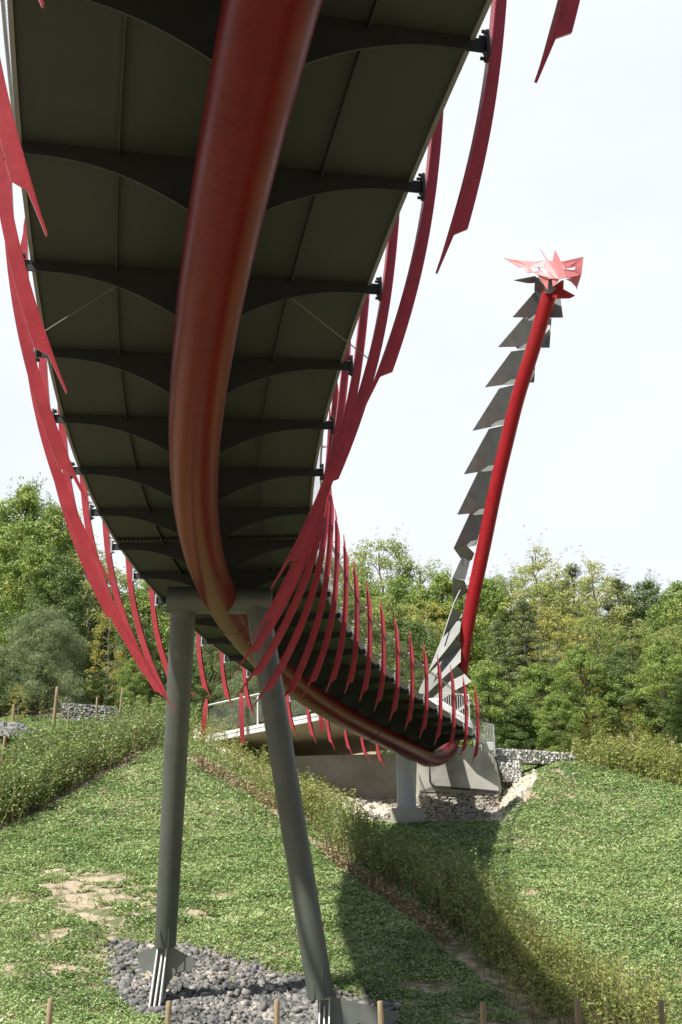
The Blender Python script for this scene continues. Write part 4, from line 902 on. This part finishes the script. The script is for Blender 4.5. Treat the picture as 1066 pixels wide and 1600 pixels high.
def put_tree(kind, px, pyt, Y, wf, label, seed=None, drop=0.):
    top = at(px, pyt, Y); g = float(gz(top[0], Y)); h = max(2.0, top[2] - g + .2); k = cnt.get(kind, 0); cnt[kind] = k + 1
    t, c = PROTO[kind][k % len(PROTO[kind])]; e = empty(NAMES[kind], (top[0], Y, g - drop), label, 'bush' if kind == 'olive' else 'tree', 'trees and bushes of the wood behind the bridge')
    s = h / (10.2 if kind == 'olive' else 10.6); e.scale = (s * wf, s * wf, s); e.rotation_euler = (0, 0, (k * 2.1 + px * .01) % 6.28)
    for nm, me in (('trunk', t), ('crown', c)):
        o = bpy.data.objects.new(nm, me); COL.objects.link(o); o.parent = e
TREES = [
 # left group, back to front
 ('light', 12, 772, 78, 1.0, 'tall light green tree cut by the left picture edge'),
 ('broad', 44, 748, 76, .85, 'tallest tree on the left, its top against the white sky'),
 ('broad', 92, 772, 74, .8, 'leafy tree right of the tallest one on the left skyline'),
 ('birch', 140, 835, 72, 1.5, 'thin see-through tree top beside the left ribs'),
 ('light', 180, 880, 76, 1.2, 'pale tree seen between the left ribs'),
 ('broad', 235, 900, 74, 1.2, 'green tree directly behind the top of the left leg'),
 ('broad', 10, 830, 68, .9, 'bright green tree low at the left edge above the olive bush'),
 ('dark', 98, 862, 66, .95, 'dark green tree between the olive bush and the left ribs'),
 ('broad', 60, 840, 67, .75, 'mid green tree behind the olive bush'),
 ('yellow', 172, 950, 61, .9, 'yellow-green slender tree right of the olive bush'),
 ('dark', 215, 965, 64, 1.2, 'dark tree left of the left leg at rib height'),
 ('olive', 68, 944, 57.5, 1.02, 'big grey-olive rounded bush at the left behind the weeds'),
 ('dark', 5, 1010, 57, 1.2, 'dark low bush at the left edge beside the olive bush'),
 ('yellow', 30, 1075, 54, .9, 'low yellowish bush under the olive bush'),
 ('broad', 208, 1030, 59, 1.0, 'leafy shrub behind the tilted stake'),
 ('dark', 160, 1052, 58, 1.3, 'dark shrub at the foot of the yellow-green tree'),
 # middle, seen through the legs and ribs
 ('olive', 330, 985, 66, 1.4, 'greyish bush seen between the two legs'),
 ('broad', 390, 960, 70, 1.3, 'green tree behind the top of the right leg'),
 ('dark', 300, 1040, 61, 1.6, 'dark shrub seen just right of the left leg'),
 ('olive', 420, 1030, 62, 1.5, 'bush above the road bridge net, behind the right leg'),
 ('broad', 500, 1000, 66, 1.4, 'tree hidden mostly by the spine tube'),
 # centre
 ('light', 520, 850, 80, 1.1, 'pale tree whose top meets the right ribs'),
 ('light', 592, 833, 77, .95, 'feathery pale green tree, tallest between the bridge and the neck'),
 ('light', 655, 868, 78, .9, 'feathery tree top just left of the neck scales'),
 ('broad', 560, 900, 70, 1.1, 'broad tree behind the net of the footbridge'),
 ('light', 612, 925, 68, 1.1, 'yellow-green tree behind the handrail in the middle'),
 ('dark', 640, 965, 64, 1.2, 'dark tree behind the middle of the handrail'),
 ('broad', 690, 890, 72, 1.0, 'leafy tree behind the lower neck scales'),
 ('yellow', 668, 930, 66, 1.0, 'yellowish tree left of the lower neck'),
 ('dark', 650, 1050, 60, 1.5, 'shrub behind the lit scales at the foot of the neck'),
 ('dark', 700, 1020, 61, 1.3, 'dark shrub directly behind the foot of the neck'),
 # right
 ('broad', 755, 893, 76, 1.0, 'tree touching the neck tube on its right side'),
 ('light', 795, 880, 77, .8, 'pale tree right of the neck on the skyline'),
 ('birch', 834, 838, 74, 1.2, 'tallest thin poplar right of the neck'),
 ('birch', 864, 872, 76, 1.3, 'second poplar, right of the tallest one'),
 ('pine', 893, 868, 78, .9, 'dark pine top between the poplars'),
 ('birch', 924, 862, 72, 1.3, 'pale poplar with a visible white stem on the right'),
 ('pine', 962, 893, 74, 1.1, 'dark bushy pine right of the white-stemmed poplar'),
 ('dark', 1008, 903, 76, 1.1, 'feathery dark tree on the right skyline'),
 ('broad', 1060, 905, 72, 1.0, 'tree cut by the right picture edge'),
 ('pine', 815, 925, 63, .85, 'dark pine with bare lower stem, right of the neck'),
 ('pine', 775, 965, 64, .9, 'smaller pine beside the neck tube'),
 ('yellow', 868, 945, 66, 1.1, 'yellow-tinted tree in the middle of the right wood'),
 ('light', 915, 960, 67, 1.1, 'pale grey-green tree below the white-stemmed poplar'),
 ('light', 985, 968, 67, 1.2, 'soft pale green tree in front of the bushy pine'),
 ('light', 1050, 975, 66, 1.1, 'pale tree low at the right picture edge'),
 ('broad', 760, 1030, 58, 1.1, 'leafy shrub behind the grey bar railing'),
 ('broad', 838, 1035, 60, 1.2, 'broad maple shrub above the long gabion wall'),
 ('broad', 905, 1005, 61, 1.1, 'largest yellow-green maple right of the gabion'),
 ('dark', 965, 1010, 61.5, 1.1, 'dark maple with deep shade under it on the right'),
 ('broad', 1030, 1000, 60, 1.2, 'green maple near the right edge above the weeds'),
 ('dark', 1066, 1060, 58, 1.3, 'dark low shrub at the right edge'),
 ('yellow', 985, 1100, 55.5, 1.2, 'small yellowish bush behind the right weeds'),
 ('broad', 868, 1085, 56.5, 1.3, 'low bright shrub at the right end of the gabion'),
 ('dark', 800, 1090, 57, 1.5, 'dark low shrub behind the middle of the gabion'),
 ('yellow', 930, 1110, 55, 1.3, 'low yellow-green bush in the weeds beyond the gabion'),
 ('light', 720, 905, 82, 1.1, 'pale tree crown directly behind the neck on the skyline'),
 ('light', 535, 862, 84, 1.0, 'small pale tree top touching the tips of the right ribs'),
 ('broad', 625, 900, 74, 1.2, 'leafy crown filling the dip left of the neck scales'),
 ('light', 770, 900, 80, 1.2, 'feathery crown immediately right of the neck'),
 ('broad', 850, 905, 80, 1.3, 'full crown behind the two poplars'),
 ('light', 945, 905, 82, 1.2, 'pale crown behind the white-stemmed poplar'),
 ('light', 1035, 915, 80, 1.1, 'pale crown behind the feathery dark tree at the right'),
 ('broad', 125, 850, 80, 1.2, 'green crown behind the thin see-through tree top'),
]
for tr_ in TREES: put_tree(*tr_)
# farther wood outside the frame and behind, one mass
def wood_mass():
    r = np.random.default_rng(99); cl = []
    for k in range(900):
        side = r.random(); x = r.uniform(-75, 85); y = 82 + r.uniform(0, 14); z0 = float(smooth_gz(x, y)); z = z0 + r.uniform(.5, 7.5)
        cl.append((np.array([x, y, z]), r.uniform(1.2, 2.0)))
    for k in range(220):
        s = -1 if r.random() < .5 else 1; x = s * r.uniform(34, 60); y = r.uniform(45, 84); cl.append((np.array([x, y, float(smooth_gz(x, y)) + r.uniform(.5, 8)]), r.uniform(1.2, 2.)))
    V = crown_leaves(cl, .3, 45, r); o = quads_obj('far_wood', V, M['lf_broad']); o['kind'] = 'stuff'
wood_mass()
